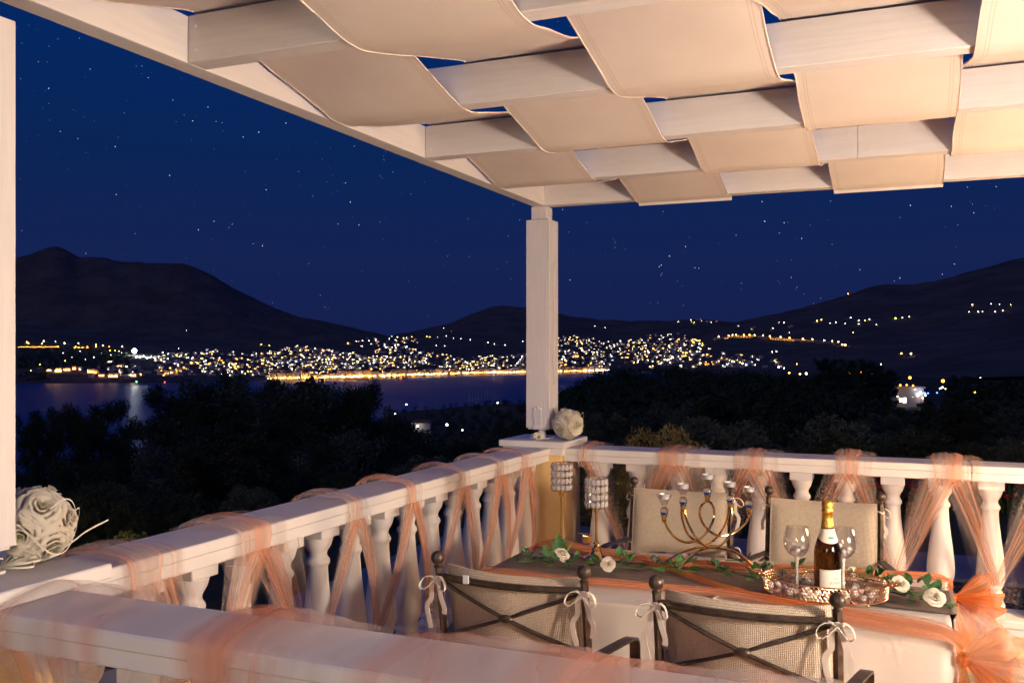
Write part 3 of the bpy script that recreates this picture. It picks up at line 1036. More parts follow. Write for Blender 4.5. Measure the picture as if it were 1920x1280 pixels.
def bow(c, label, size, seed, fans):
    root = thing('tulle_bow', tuple(c), label, 'tulle bow')
    c = np.asarray(c, float)
    def kn(u, v):
        a, b = u * 2 * math.pi, v * 2 * math.pi
        rr = .013 + .0025 * math.sin(5 * b + 2 * math.sin(a)) + .002 * math.sin(3 * a)
        R0 = .013
        return c + size / .2 * np.array([(R0 + rr * math.cos(b)) * math.cos(a) * .9 + .25 * rr * math.sin(b), (R0 + rr * math.cos(b)) * math.sin(a) * .55 - .006, rr * math.sin(b) * 1.5 + .3 * (R0) * math.sin(a)])
    part('knot', grid(kn, 22, 14), M['tulle_rich'], root, smooth='all')
    for k, (a0, a1, L, depth, mat, loop) in enumerate(fans):
        def fn(u, v, a0=a0, a1=a1, L=L, depth=depth, k=k, loop=loop):
            a = R_(a0 + (a1 - a0) * u)
            w = math.sin(math.pi * v) ** .8 if loop else v          # out and back again, or a loose tail
            r = L * (.07 + .93 * w) * (.86 + .20 * vnoise(u * 3.1 + seed, k) + .07 * vnoise(u * 9, k + 5))
            pl = .016 * w * (math.sin(u * 15 + k * 2 + seed + 2.5 * vnoise(v * 3 + u * 4, k)) + .8 * vnoise(u * 8 + v * 3, k + 3))
            dep = depth * (math.sin(2 * math.pi * v) if loop else math.sin(math.pi * min(1, v * .9)))
            x, z = math.cos(a) * r, math.sin(a) * r - .25 * r * r
            return c + np.array([x * .93 + pl * .5, -x * .30 + dep + pl, z + .3 * pl])
        part('tulle_loop' if loop else 'tulle_tail', grid(fn, 40, 26), M[mat], root, smooth='all')
    return root
bow((TX1 + .028, 2.832, .715), 'big orange tulle bow tied at the near right table corner', .16, 1.0,
    [(78, 15, .175, .055, 'tulle_white', True), (60, -8, .155, .045, 'tulle', True), (30, -48, .185, .06, 'tulle_white', True), (5, -60, .150, .04, 'tulle_rich', True),
     (-42, -82, .30, .03, 'tulle_white', False), (-70, -104, .34, -.02, 'tulle_rich', False), (-96, -124, .36, .03, 'tulle', False)])
bow((TX1 + .03, 3.52, .715), 'orange tulle bow flaring from the far right table corner', .13, 3.0,
    [(50, 0, .15, .04, 'tulle_rich', True), (20, -30, .17, .04, 'tulle_rich', True), (-30, -80, .24, .02, 'tulle_rich', False), (-70, -110, .26, -.02, 'tulle', False)])

# ------------------------------------------------------------------ candelabra
def candelabra():
    g = at_height(1328, 1063, TZ + .008)
    ax = np.array([.80, .60, 0]); dn = np.array([.60, -.80, 0])
    root = thing('candelabra', tuple(g), 'gold five armed candelabra of looping tubes in the middle of the table', 'candelabra')
    K = .000297
    def pt(u, v, depth=0.0): return g + ax * (u - 720) * K * 1.02 + dn * depth + np.array([0, 0, (1265 - v) * K])
    r = .0046
    for nm, s in (('front', 1), ('rear', -1)):
        arc = [pt(u, v, s * (.012 + .050 * (abs(u - 725) / 500) ** 1.5)) for u, v in ((215, 1262), (320, 1165), (450, 1085), (600, 1032), (740, 1018), (890, 1034), (1040, 1085), (1150, 1160), (1245, 1262))]
        part('base_arch', tube(smooth_path(arc, 56), r * 1.05, 8), M['gold'], root, smooth=True)
    for s in (1, -1):
        U = [pt(u, v, s * .012 + s * .022 * max(0, min(1, (v - 560) / 300.0))) for u, v in ((392, 545), (400, 620), (432, 720), (500, 860), (600, 955), (715, 1000), (840, 965), (945, 860), (1000, 720), (1012, 620), (1008, 545))]
        part('arm', tube(smooth_path(U, 70), r, 8), M['gold'], root, smooth=True)
    loop = [pt(u, v, dd) for u, v, dd in ((155, 655, 0), (195, 770, .006), (290, 880, .012), (415, 935, .014), (545, 920, .012), (650, 862, .008), (735, 775, .006), (792, 660, 0), (795, 560, 0), (755, 480, 0), (708, 458, 0), (655, 480, 0),
                                             (615, 560, -.003), (628, 660, -.006), (680, 755, -.008), (765, 840, -.010), (865, 890, -.012), (970, 895, -.012), (1085, 860, -.010), (1185, 780, -.006), (1240, 700, 0), (1258, 620, 0))]
    part('arm', tube(smooth_path(loop, 150), r, 8), M['gold'], root, smooth=True)
    for i, (u, v, lab) in enumerate(((152, 665, 'leftmost'), (393, 550, 'second from left'), (710, 446, 'topmost middle'), (1006, 550, 'second from right'), (1260, 620, 'rightmost'))):
        c = pt(u, v)
        part('cup_socket', lathe([(.006, -.006), (.0095, 0), (.0095, .012), (.012, .014), (.012, .018)], 16, c), M['gold'], root, smooth=True)
        cup = part('candle_cup', lathe([(.0065, .0475), (.0075, .050), (.011, .056), (.019, .071), (.027, .088), (.0285, .092),
                                  (.0272, .0925), (.018, .073), (.010, .057), (.004, .054)], 24, c), M['clear'], root, smooth=True)
        part('glass_knob', lathe([(.008, .018), (.013, .024), (.0155, .033), (.013, .042), (.008, .047)], 20, c), M['candleglass'], cup, smooth=True)
        tl = thing('tealight', tuple(c + (0, 0, .078)), f'white tealight in the {lab} glass cup of the candelabra', 'tealight', 'tealights in the candelabra cups')
        part('tin', lathe([(.016, .0), (.0195, .001), (.0198, .015), (.0205, .0165), (.0190, .0165), (.0185, .013)], 20, c + (0, 0, .078)), M['silver'], tl, smooth=True)
        part('wax', lathe([(.0183, .004), (.0183, .0135), (.010, .0128), (.002, .0125)], 18, c + (0, 0, .078)), M['wax'], tl, smooth=True)
        part('wick', tube([c + (0, 0, .088), c + (.0005, 0, .096), c + (0, .0005, .103)], .0012, 5), M['wax'], tl)
candelabra()

# ------------------------------------------------------------------ crystal candle holders
def gem():
    # square cut stone: table, crown, girdle, pavilion
    V, F = [], []
    for (h, r, off) in ((.55, .55, 0), (.25, .98, 22.5), (-.1, 1.0, 22.5), (-.7, .35, 0)):
        for k in range(8):
            a = R_(45 * k + off)
            V.append((r * math.cos(a), r * math.sin(a), h))
    F.append(tuple(range(8)))
    for j in range(3):
        for k in range(8):
            a, b, c, d = j * 8 + k, j * 8 + (k + 1) % 8, (j + 1) * 8 + (k + 1) % 8, (j + 1) * 8 + k
            F += [(a, d, c), (a, c, b)]
    F.append(tuple(24 + k for k in range(8))[::-1])
    return np.array(V), F
ME_GEM = mesh('crystal', *gem(), M['crystal'])
def crystal_holder(px, base_py, h, label, cupr, cuph):
    g = at_height(px, base_py, TZ + .010)
    root = thing('candle_holder', tuple(g), label, 'candle holder', 'crystal candle holders on the table')
    st = h - cuph
    part('foot', lathe([(.050, 0), (.050, .004), (.040, .007), (.028, .012), (.023, .022), (.018, .030), (.019, .034), (.013, .040), (.010, .052), (.013, .056), (.008, .062)], 28, g), M['gold'], root, smooth=True)
    part('stem', lathe([(.0052, .060), (.0052, st - .02), (.009, st - .018), (.0095, st - .010), (.006, st - .006), (.016, st - .001), (cupr * .8, st + .002)], 16, g), M['gold'], root, smooth=True)
    n, rows = 14, 4
    ph = cuph / rows
    for j in range(rows + 1):
        a = np.linspace(0, 2 * math.pi, 33)[:-1]
        part('ring', tube([g + (cupr * math.cos(t), cupr * math.sin(t), st + .003 + j * ph) for t in a], .0013, 5, True), M['gold'], root, smooth=True)
    for j in range(rows):
        for i in range(n):
            a = 2 * math.pi * (i + .5) / n
            d = (math.cos(a), math.sin(a), 0)
            e = Matrix(rot_to(d).tolist()).to_euler()
            obj('crystal', ME_GEM, root, (cupr * d[0], cupr * d[1], st + .003 + (j + .5) * ph), e, (cupr * math.pi / n * .95, cupr * math.pi / n * .95, .0085) if False else (ph * .46, cupr * math.pi / n * .98, .0085))
    return root
crystal_holder(1053, 1040, .350, 'taller crystal candle holder on a gold stem at the left end', .038, .104)
crystal_holder(1118, 1046, .302, 'shorter crystal candle holder nearer the candelabra', .040, .112)
nr = at_height(1100, 1016, TZ + .012)
ring = thing('napkin_ring', tuple(nr), 'small gold openwork ring lying behind the shorter crystal holder', 'napkin ring')
part('band', lathe([(.020, .0), (.022, .004), (.020, .022), (.022, .026), (.0205, .026), (.0185, .022), (.0205, .004), (.0185, 0)], 20, nr, False), M['gold'], ring, smooth=True)
part('wing', xf(ball(.5, (0, 0, 0), 12, 6), None, nr + (-.012, 0, .034), (.05, .03, .006)), M['gold'], ring, smooth=True)

# ------------------------------------------------------------------ tray with bottle, glasses and pebbles
TC = np.array([-.243, 3.135, TZ + .010])
TA, TB = .187, .128
def oval(a, b, z, n=64): return np.array([TC + (a * math.cos(t), b * math.sin(t), z) for t in np.linspace(0, 2 * math.pi, n + 1)[:-1]])
def tray():
    root = thing('serving_tray', tuple(TC), 'oval copper gold tray with pierced rim holding bottle, glasses and pebbles', 'tray')
    V, F = [], []
    for z in (.008, .012):
        V += [TC + (TA * math.cos(t), TB * math.sin(t), z) for t in np.linspace(0, 2 * math.pi, 49)[:-1]]
    F = [tuple(range(48))[::-1], tuple(range(48, 96))] + [(i, (i + 1) % 48, 48 + (i + 1) % 48, 48 + i) for i in range(48)]
    part('plate', (np.array(V), F), plain('mirror_plate', (.80, .66, .55), .12, metal=1.0, var=.03), root)
    part('lower_rail', tube(oval(TA, TB, .010), .0022, 6, True), M['rosegold'], root, smooth=True)
    part('upper_rail', tube(oval(TA * 1.03, TB * 1.03, .058), .0022, 6, True), M['rosegold'], root, smooth=True)
    rings = []
    rows, n = 5, 92
    for j in range(rows):
        for i in range(n):
            t = 2 * math.pi * (i + .5 * (j % 2)) / n
            f = 1 + .03 * (j + .5) / rows
            c = TC + (TA * f * math.cos(t), TB * f * math.sin(t), .0145 + j * .0096)
            tg = np.array([-TA * math.sin(t), TB * math.cos(t), 0]); sp = np.linalg.norm(tg); tg /= sp
            rw = sp * math.pi / n * random.uniform(.72, 1.0); rh = .0052
            P = [c + tg * rw * math.cos(q) + np.array([0, 0, rh * math.sin(q)]) for q in np.linspace(0, 2 * math.pi, 7)[:-1]]
            rings.append(tube(P, .0009, 3, True))
    part('pierced_rim', join(*rings), M['rosegold'], root, kind='stuff')
    for sx in (-1, 1):
        ps = []
        for k in range(5):
            a = R_(-70 + 35 * k)
            d = np.array([sx * math.cos(a), math.sin(a) * .9, .25])
            L = .034
            c0 = TC + (sx * (TA + .006), 0, .050)
            P = [c0, c0 + d * L * .6 + np.array([-d[1], d[0], 0]) * .010, c0 + d * L, c0 + d * L * .6 - np.array([-d[1], d[0], 0]) * .010]
            ps.append(tube(smooth_path(P, 16, True), .0013, 4, True))
            ps.append(tube(smooth_path([p + (0, 0, .006) for p in P], 12, True), .001, 4, True))
            for q in (.35, .7):
                ps.append(ball(.0045, c0 + d * L * q + (0, 0, .004), 8, 5))
        part('handle', join(*ps), M['rosegold'], root, smooth=True)
    for t in (40, 140, 220, 320):
        part('foot', ball(.006, TC + (TA * .93 * math.cos(R_(t)), TB * .93 * math.sin(R_(t)), .002), 10, 6), M['rosegold'], root, smooth=True)
tray()

bc = TC + np.array([.008, .012, .0125])
def bottle():
    root = thing('champagne_bottle', tuple(bc), 'gold foiled champagne bottle with cream label on the tray', 'bottle')
    R = .0415
    prof = [(.030, .0), (.039, .002), (R, .008), (R, .120), (.0410, .130), (.0385, .146), (.0335, .163), (.0275, .180), (.0225, .196), (.0185, .212), (.0160, .230), (.0150, .255), (.0148, .268)]
    part('glass_body', lathe(prof, 40, bc), M['bottle'], root, smooth=True)
    foil = [(.0205, .206), (.0195, .211), (.0170, .232), (.0160, .252), (.0178, .254), (.0184, .262), (.0165, .266), (.0165, .270), (.0180, .274), (.0182, .282), (.0160, .290), (.0110, .2945), (.003, .296)]
    V, F = lathe(foil, 36, bc)
    ctr = V[:, :2] - bc[:2]
    wob = np.array([1 + .025 * math.sin(math.atan2(c[1], c[0]) * 9) * math.sin(v[2] * 500) for c, v in zip(ctr, V)])
    V[:, :2] = bc[:2] + ctr * wob[:, None]
    part('foil_neck', (V, F), M['foil'], root, smooth='all')
    # front faces the camera, turned a little to the right
    a0 = math.atan2(-bc[1], -bc[0]) + .42
    def curved(rf, z0f, z1f, half, nu=22, nv=8):
        def fn(u, v):
            a = a0 + (u * 2 - 1) * half
            z = z0f(u) + (z1f(u) - z0f(u)) * v
            r = rf(z)
            return bc + np.array([r * math.cos(a), r * math.sin(a), z])
        return grid(fn, nu, nv)
    pr = np.array(prof)
    rad = lambda z: float(np.interp(z, pr[:, 1], pr[:, 0])) + .0006
    part('front_label', curved(rad, lambda u: .014, lambda u: .078, 1.0), M['label'], root, smooth='all')
    part('label_line', curved(lambda z: rad(z) + .0003, lambda u: .0745, lambda u: .0752, .98, 22, 1), M['ink'], root)
    part('neck_label', curved(rad, lambda u: .176 - .016 * math.cos((u - .5) * math.pi), lambda u: .204, 1.7, 30, 6), M['label'], root, smooth='all')
    part('green_seal', curved(lambda z: rad(z) + .0004, lambda u: .1755, lambda u: .1805, .30, 10, 2), M['green_ink'], root)
    def letters(text, zc, size, shift, mat='ink'):
        cu = bpy.data.curves.new('lettering', 'FONT')
        cu.body = text; cu.size = size; cu.align_x = 'CENTER'; cu.align_y = 'CENTER'
        tmp = bpy.data.objects.new('lettering', cu); COL.objects.link(tmp)
        dg = bpy.context.evaluated_depsgraph_get()
        me = bpy.data.meshes.new_from_object(tmp.evaluated_get(dg))
        V = np.array([v.co[:] for v in me.vertices]); F = [tuple(p.vertices) for p in me.polygons]
        bpy.data.objects.remove(tmp)
        W = []
        for v in V:
            z = zc + v[1]; r = rad(z) + .0006
            a = a0 + shift + v[0] / r
            W.append(bc + np.array([r * math.cos(a), r * math.sin(a), z]))
        part('lettering', (np.array(W), F), M[mat], root)
    letters('BOL', .050, .0105, .30)
    letters('SCHENK', .037, .0105, .22)
    letters('\u2022', .0645, .016, .40)
    letters('\u2022', .1925, .016, .25, 'gold_ink')
bottle()

def goblet(c, label):
    root = thing('wine_glass', tuple(c), label, 'wine glass', 'wine glasses on the tray')
    bowl = [(r_ * 1.13, z_) for r_, z_ in [(.004, .100), (.012, .102), (.024, .110), (.0335, .124), (.0385, .140), (.0395, .152), (.0375, .168), (.0335, .184), (.0300, .197), (.0296, .198), (.0292, .197), (.0328, .184), (.0368, .168), (.0388, .152), (.0378, .140), (.0328, .1248), (.0235, .111), (.012, .1035), (.002, .102)]]
    part('bowl', lathe(bowl, 32, c, False), M['clear'], root, smooth=True)
    part('rim', tube([c + (.0335 * math.cos(t), .0335 * math.sin(t), .1978) for t in np.linspace(0, 2 * math.pi, 33)[:-1]], .0007, 5, True), M['clear'], root, smooth=True)
    V, F = lathe([(.0085, .004), (.0062, .012), (.0052, .03), (.0048, .06), (.0056, .085), (.0080, .098), (.0085, .102)], 20, c)
    part('stem', (V, F), plain('glittered_stem', (.74, .68, .60), .35, var=.25, scale=300, bump=.8, bscale=500), root, smooth=True)
    part('foot', lathe([(.033, 0), (.033, .002), (.012, .004), (.006, .006)], 28, c), M['clear'], root, smooth=True)
    return root
g1 = TC + np.array([-.088, .030, .0125])
g2 = TC + np.array([.052, .062, .0125])
goblet(g1, 'wine glass with white pebbles left of the champagne bottle')
goblet(g2, 'wine glass with white pebbles right of the champagne bottle')

def pebble_mesh(seed):
    V, F = ball(1.0, (0, 0, 0), 12, 8)
    r = random.Random(seed)
    ax = np.array([r.uniform(-1, 1) for _ in range(3)])
    V = V * (1 + .10 * np.sin(V @ ax * 2.5 + seed))[:, None] * np.array([1.0, r.uniform(.68, .85), r.uniform(.5, .68)])
    return mesh('pebble', V, F, M['pebble'], smooth='all')
PEB = [pebble_mesh(s) for s in range(4)]
def pebble(c, s, rot, label, group):
    o = obj('pebble', PEB[random.randrange(4)], None, tuple(c), rot, s)
    tag(o, label, 'pebble', group)
for gc, side in ((g1, 'left'), (g2, 'right')):
    for k, (dx, dy, dz) in enumerate(((0, 0, .114), (.013, .004, .122), (-.014, .002, .122), (.002, -.013, .124), (.000, .014, .123), (.018, -.012, .134), (-.012, .016, .136))):
        pebble(gc + (dx, dy, dz), .0115, (random.uniform(-.5, .5), random.uniform(-.5, .5), random.uniform(0, 3)), f'smooth white pebble inside the wine glass {side} of the bottle', f'white pebbles in the {side} wine glass')
cnt = 0
for k in range(400):
    a, rr = random.uniform(0, 6.283), math.sqrt(random.uniform(.02, .86))
    p = np.array([TA * rr * math.cos(a), TB * rr * math.sin(a), 0])
    if min(np.linalg.norm((TC + p - q)[:2]) - rad_ for q, rad_ in ((bc, .056), (g1, .030), (g2, .030))) < 0: continue
    if any(np.linalg.norm(p - q) < .021 for q in globals().setdefault('_peb', [])): continue
    _peb.append(p)
    pebble(TC + p + (0, 0, .012 + .008), .0135, (random.uniform(-.3, .3), random.uniform(-.3, .3), random.uniform(0, 3)), 'smooth white pebble lying loose on the copper gold tray', 'white pebbles scattered on the tray')
    cnt += 1
    if cnt >= 40: break

# ------------------------------------------------------------------ rose and leaf sprays lying on the table
def leaf_geo():
    P = [(0, 0, 0), (.22, .20, .03), (.5, .27, .02), (.78, .18, .02), (1.0, 0, -.03)]
    V = [(0, 0, 0), (.25, 0, -.02), (.5, 0, -.03), (.75, 0, -.03), (1, 0, -.06),
         (.15, .15, .03), (.40, .26, .05), (.65, .24, .04), (.85, .12, .01), (.15, -.15, .03), (.40, -.26, .05), (.65, -.24, .04), (.85, -.12, .01)]
    F = [(0, 1, 5), (1, 2, 6, 5), (2, 3, 7, 6), (3, 4, 8, 7), (0, 9, 1), (1, 9, 10, 2), (2, 10, 11, 3), (3, 11, 12, 4)]
    return np.array(V, float), F
ME_LEAF = mesh('leaf', *leaf_geo(), M['leaf'], smooth='all')
ME_LEAFD = mesh('leaf', *leaf_geo(), M['leaf_dark'], smooth='all')
BUDS = [mesh('rosebud', *rose_geo(1.0, ((.0, 3), (.2, 4), (.5, 5)), 20 + s, .15), M['petal'], smooth='all') for s in range(2)]
def sepal_geo():
    gs = []
    for k in range(5):
        a = R_(72 * k)
        g = xf(leaf_geo(), None, None, (.9, .5, 1))
        m = np.array([[math.cos(.9), 0, -math.sin(.9)], [0, 1, 0], [math.sin(.9), 0, math.cos(.9)]])
        gs.append(xf(xf(g, m), rotz(a)))
    return join(*gs)
ME_SEPAL = mesh('sepal', *sepal_geo(), M['leaf'], smooth='all')

def spray(label, stem_px, leaves, roses, dz=0.0):
    pts = [at_height(x, y, TZ + .022 + h) for x, y, h in stem_px]
    root = thing('rose_spray', tuple(pts[len(pts) // 2]), label, 'rose spray', 'rose sprays lying along the table')
    b = BASE[root.name]
    if len(pts) > 1:
        part('stem', tube(smooth_path(pts, 30), .0022, 5), M['stem'], root, smooth=True)
    for (x, y, h, L, ang, tilt, dark) in leaves:
        c = at_height(x, y, TZ + .024 + h)
        # 'ang' is the direction in the table plane, degrees
        o = obj('leaf', ME_LEAFD if dark else ME_LEAF, root, tuple(c - b), (random.uniform(-.5, .5), -R_(tilt + random.uniform(-8, 12)), R_(ang + random.uniform(-15, 15))), L * random.uniform(.75, 1.0))
        for _ in range(3):
            a2 = ang + random.choice((-1, 1)) * random.uniform(40, 85)
            obj('leaf', ME_LEAFD if (dark and random.random() < .7) else ME_LEAF, root, tuple(c - b + np.array([random.uniform(-.02, .02), random.uniform(-.014, .014), random.uniform(0, .008)])), (random.uniform(-.5, .5), -R_(tilt * .6 + random.uniform(0, 22)), R_(a2)), L * random.uniform(.40, .72))
    for (x, y, h, R, faz, fel, full) in roses:
        c = at_height(x, y, TZ + .03 + h)
        d = np.array([math.cos(R_(faz)) * math.cos(R_(fel)), math.sin(R_(faz)) * math.cos(R_(fel)), math.sin(R_(fel))])
        e = Matrix(rot_to(d).tolist()).to_euler()
        o = obj('rose' if full else 'rosebud', ROSES[0] if full else BUDS[random.randrange(2)], root, tuple(c - b), e, R * (.86 if full else 1.15))
        obj('sepal', ME_SEPAL, o, (0, 0, -.10), None, .75)
    return root
CAMD = -67  # azimuth that faces the camera
spray('white rosebud spray lying at the far left end of the runner', [(952, 1042, .02), (975, 1052, 0), (1010, 1050, 0), (1060, 1052, 0)],
      [(975, 1052, .0, .05, 200, 10, 0), (1000, 1050, .0, .055, -30, 5, 0), (1012, 1048, .0, .05, 20, 12, 0), (990, 1046, .0, .045, 60, 30, 0), (985, 1040, .02, .04, 150, 50, 0)],
      [(985, 1034, .012, .030, 70, 65, False)])
spray('tall leafy spray with two white roses leaning on the taller candle holder', [(1075, 1056, 0), (1058, 1045, .02), (1050, 1030, .06), (1048, 1000, .12)],
      [(1050, 1040, .10, .070, 95, 70, 0), (1047, 1030, .13, .060, 110, 75, 0), (1055, 1040, .06, .055, 40, 30, 0), (1045, 1048, .04, .055, 190, 20, 0), (1035, 1056, .0, .060, 200, 8, 0), (1060, 1054, .01, .060, 10, 15, 0),
       (1070, 1048, .02, .055, 30, 30, 0), (1030, 1044, .02, .05, 170, 25, 0), (1026, 1036, .03, .05, 150, 35, 0), (1040, 1060, .0, .06, -100, 6, 0), (1058, 1064, .0, .055, -60, 6, 0), (1072, 1062, .0, .05, -20, 10, 0), (1052, 1050, .08, .05, 60, 50, 0)],
      [(1053, 1040, .125, .034, CAMD + 40, 55, True), (1056, 1047, .014, .026, CAMD, 20, False)])
spray('white rose with dark leaves lying beside the shorter candle holder', [(1080, 1060, 0), (1120, 1060, 0), (1160, 1062, 0), (1200, 1066, 0)],
      [(1122, 1056, .0, .06, 150, 35, 1), (1118, 1060, .0, .055, 200, 15, 1), (1130, 1062, .0, .05, -70, 8, 1), (1160, 1045, .02, .065, 110, 40, 0), (1168, 1056, .01, .06, 30, 30, 1), (1172, 1060, .0, .06, -10, 15, 1), (1160, 1058, .0, .055, 170, 18, 1), (1178, 1052, .02, .05, 60, 55, 0), (1195, 1066, .0, .04, 10, 15, 0), (1150, 1066, .0, .045, -60, 5, 0)],
      [(1140, 1058, .022, .036, CAMD, 30, True)])
spray('white rosebud and pale leaves under the left foot of the candelabra', [(1215, 1062, 0), (1250, 1066, 0), (1290, 1070, 0), (1310, 1068, 0)],
      [(1232, 1056, .0, .05, 100, 40, 0), (1246, 1060, .0, .055, 20, 20, 0), (1250, 1072, .0, .06, 200, 6, 0), (1272, 1060, .02, .055, 80, 45, 0), (1285, 1058, .02, .05, 40, 45, 0), (1290, 1068, .0, .055, 0, 12, 0), (1300, 1066, .0, .05, -20, 12, 0), (1276, 1070, .0, .05, -80, 6, 0), (1262, 1062, .01, .045, 140, 30, 0)],
      [(1228, 1050, .010, .030, 110, 30, False)])
spray('single dark leaf sprig between the candelabra feet', [(1335, 1070, 0), (1350, 1072, 0), (1420, 1082, 0)],
      [(1345, 1066, .0, .05, 100, 50, 1), (1352, 1070, .0, .045, 20, 20, 1), (1340, 1062, .0, .045, 130, 60, 1), (1358, 1076, .0, .04, -40, 8, 1)],
      [])
spray('white rose behind the right foot of the candelabra', [(1360, 1050, 0), (1385, 1050, 0), (1405, 1052, 0)],
      [(1400, 1050, .02, .045, 60, 50, 1), (1394, 1054, .0, .04, 200, 25, 1), (1405, 1056, .0, .04, 0, 15, 1)],
      [(1377, 1042, .010, .034, 20, 40, True)])
spray('white rosebuds with leaves at the left handle of the tray', [(1400, 1080, 0), (1430, 1078, 0), (1460, 1070, 0)],
      [(1420, 1074, .01, .055, 130, 45, 0), (1430, 1070, .01, .05, 60, 50, 0), (1425, 1084, .0, .05, 200, 12, 0), (1438, 1082, .0, .045, -40, 10, 1), (1414, 1086, .0, .04, -120, 8, 0)],
      [(1440, 1064, .014, .034, 60, 45, False)])
spray('white rosebud lying behind the left part of the tray rim', [(1460, 1085, 0), (1480, 1072, 0), (1500, 1068, 0)],
      [(1486, 1066, .01, .05, 70, 40, 1), (1494, 1060, .02, .05, 30, 40, 1), (1502, 1076, .0, .05, 0, 15, 1)],
      [(1468, 1078, .012, .030, 100, 35, False)])
spray('white rosebud and dark leaves behind the right part of the tray rim', [(1590, 1078, 0), (1615, 1082, 0), (1660, 1092, 0)],
      [(1612, 1082, .0, .05, 40, 25, 0), (1630, 1080, .02, .05, 80, 50, 1), (1642, 1082, .02, .055, 60, 45, 1), (1648, 1090, .0, .05, -10, 20, 1), (1630, 1092, .0, .05, 190, 15, 1), (1575, 1080, .0, .045, 120, 30, 1)],
      [(1600, 1076, .012, .034, 120, 35, False)])
spray('two open white roses with glossy leaves at the right end of the runner', [(1668, 1100, .01), (1690, 1106, 0), (1720, 1110, 0), (1755, 1122, 0), (1785, 1140, .0)],
      [(1672, 1092, .02, .05, 120, 60, 1), (1708, 1096, .02, .065, 120, 35, 1), (1735, 1096, .02, .06, 80, 45, 1), (1742, 1104, .01, .055, 10, 30, 1), (1715, 1108, .01, .06, 160, 12, 1), (1700, 1118, .0, .07, 195, 6, 1),
       (1725, 1118, .0, .065, -70, 8, 1), (1712, 1124, .0, .06, -110, 5, 1), (1755, 1110, .02, .05, 70, 55, 1), (1765, 1126, .0, .05, -20, 20, 0), (1780, 1134, -.01, .05, -30, -30, 0), (1690, 1104, .01, .05, -130, 8, 1), (1735, 1126, .0, .05, -10, 8, 1)],
      [(1687, 1096, .030, .040, CAMD + 10, 45, True), (1752, 1122, .014, .044, CAMD - 10, 48, True)])

# ================================================================== CHAIRS
def ribbon_path(P, w, mat, parent, name='tie_tail', side=(1, 0, 0)):
    return part(name, flatbar(smooth_path(P, 14), w, .002, side), mat, parent, smooth=True)

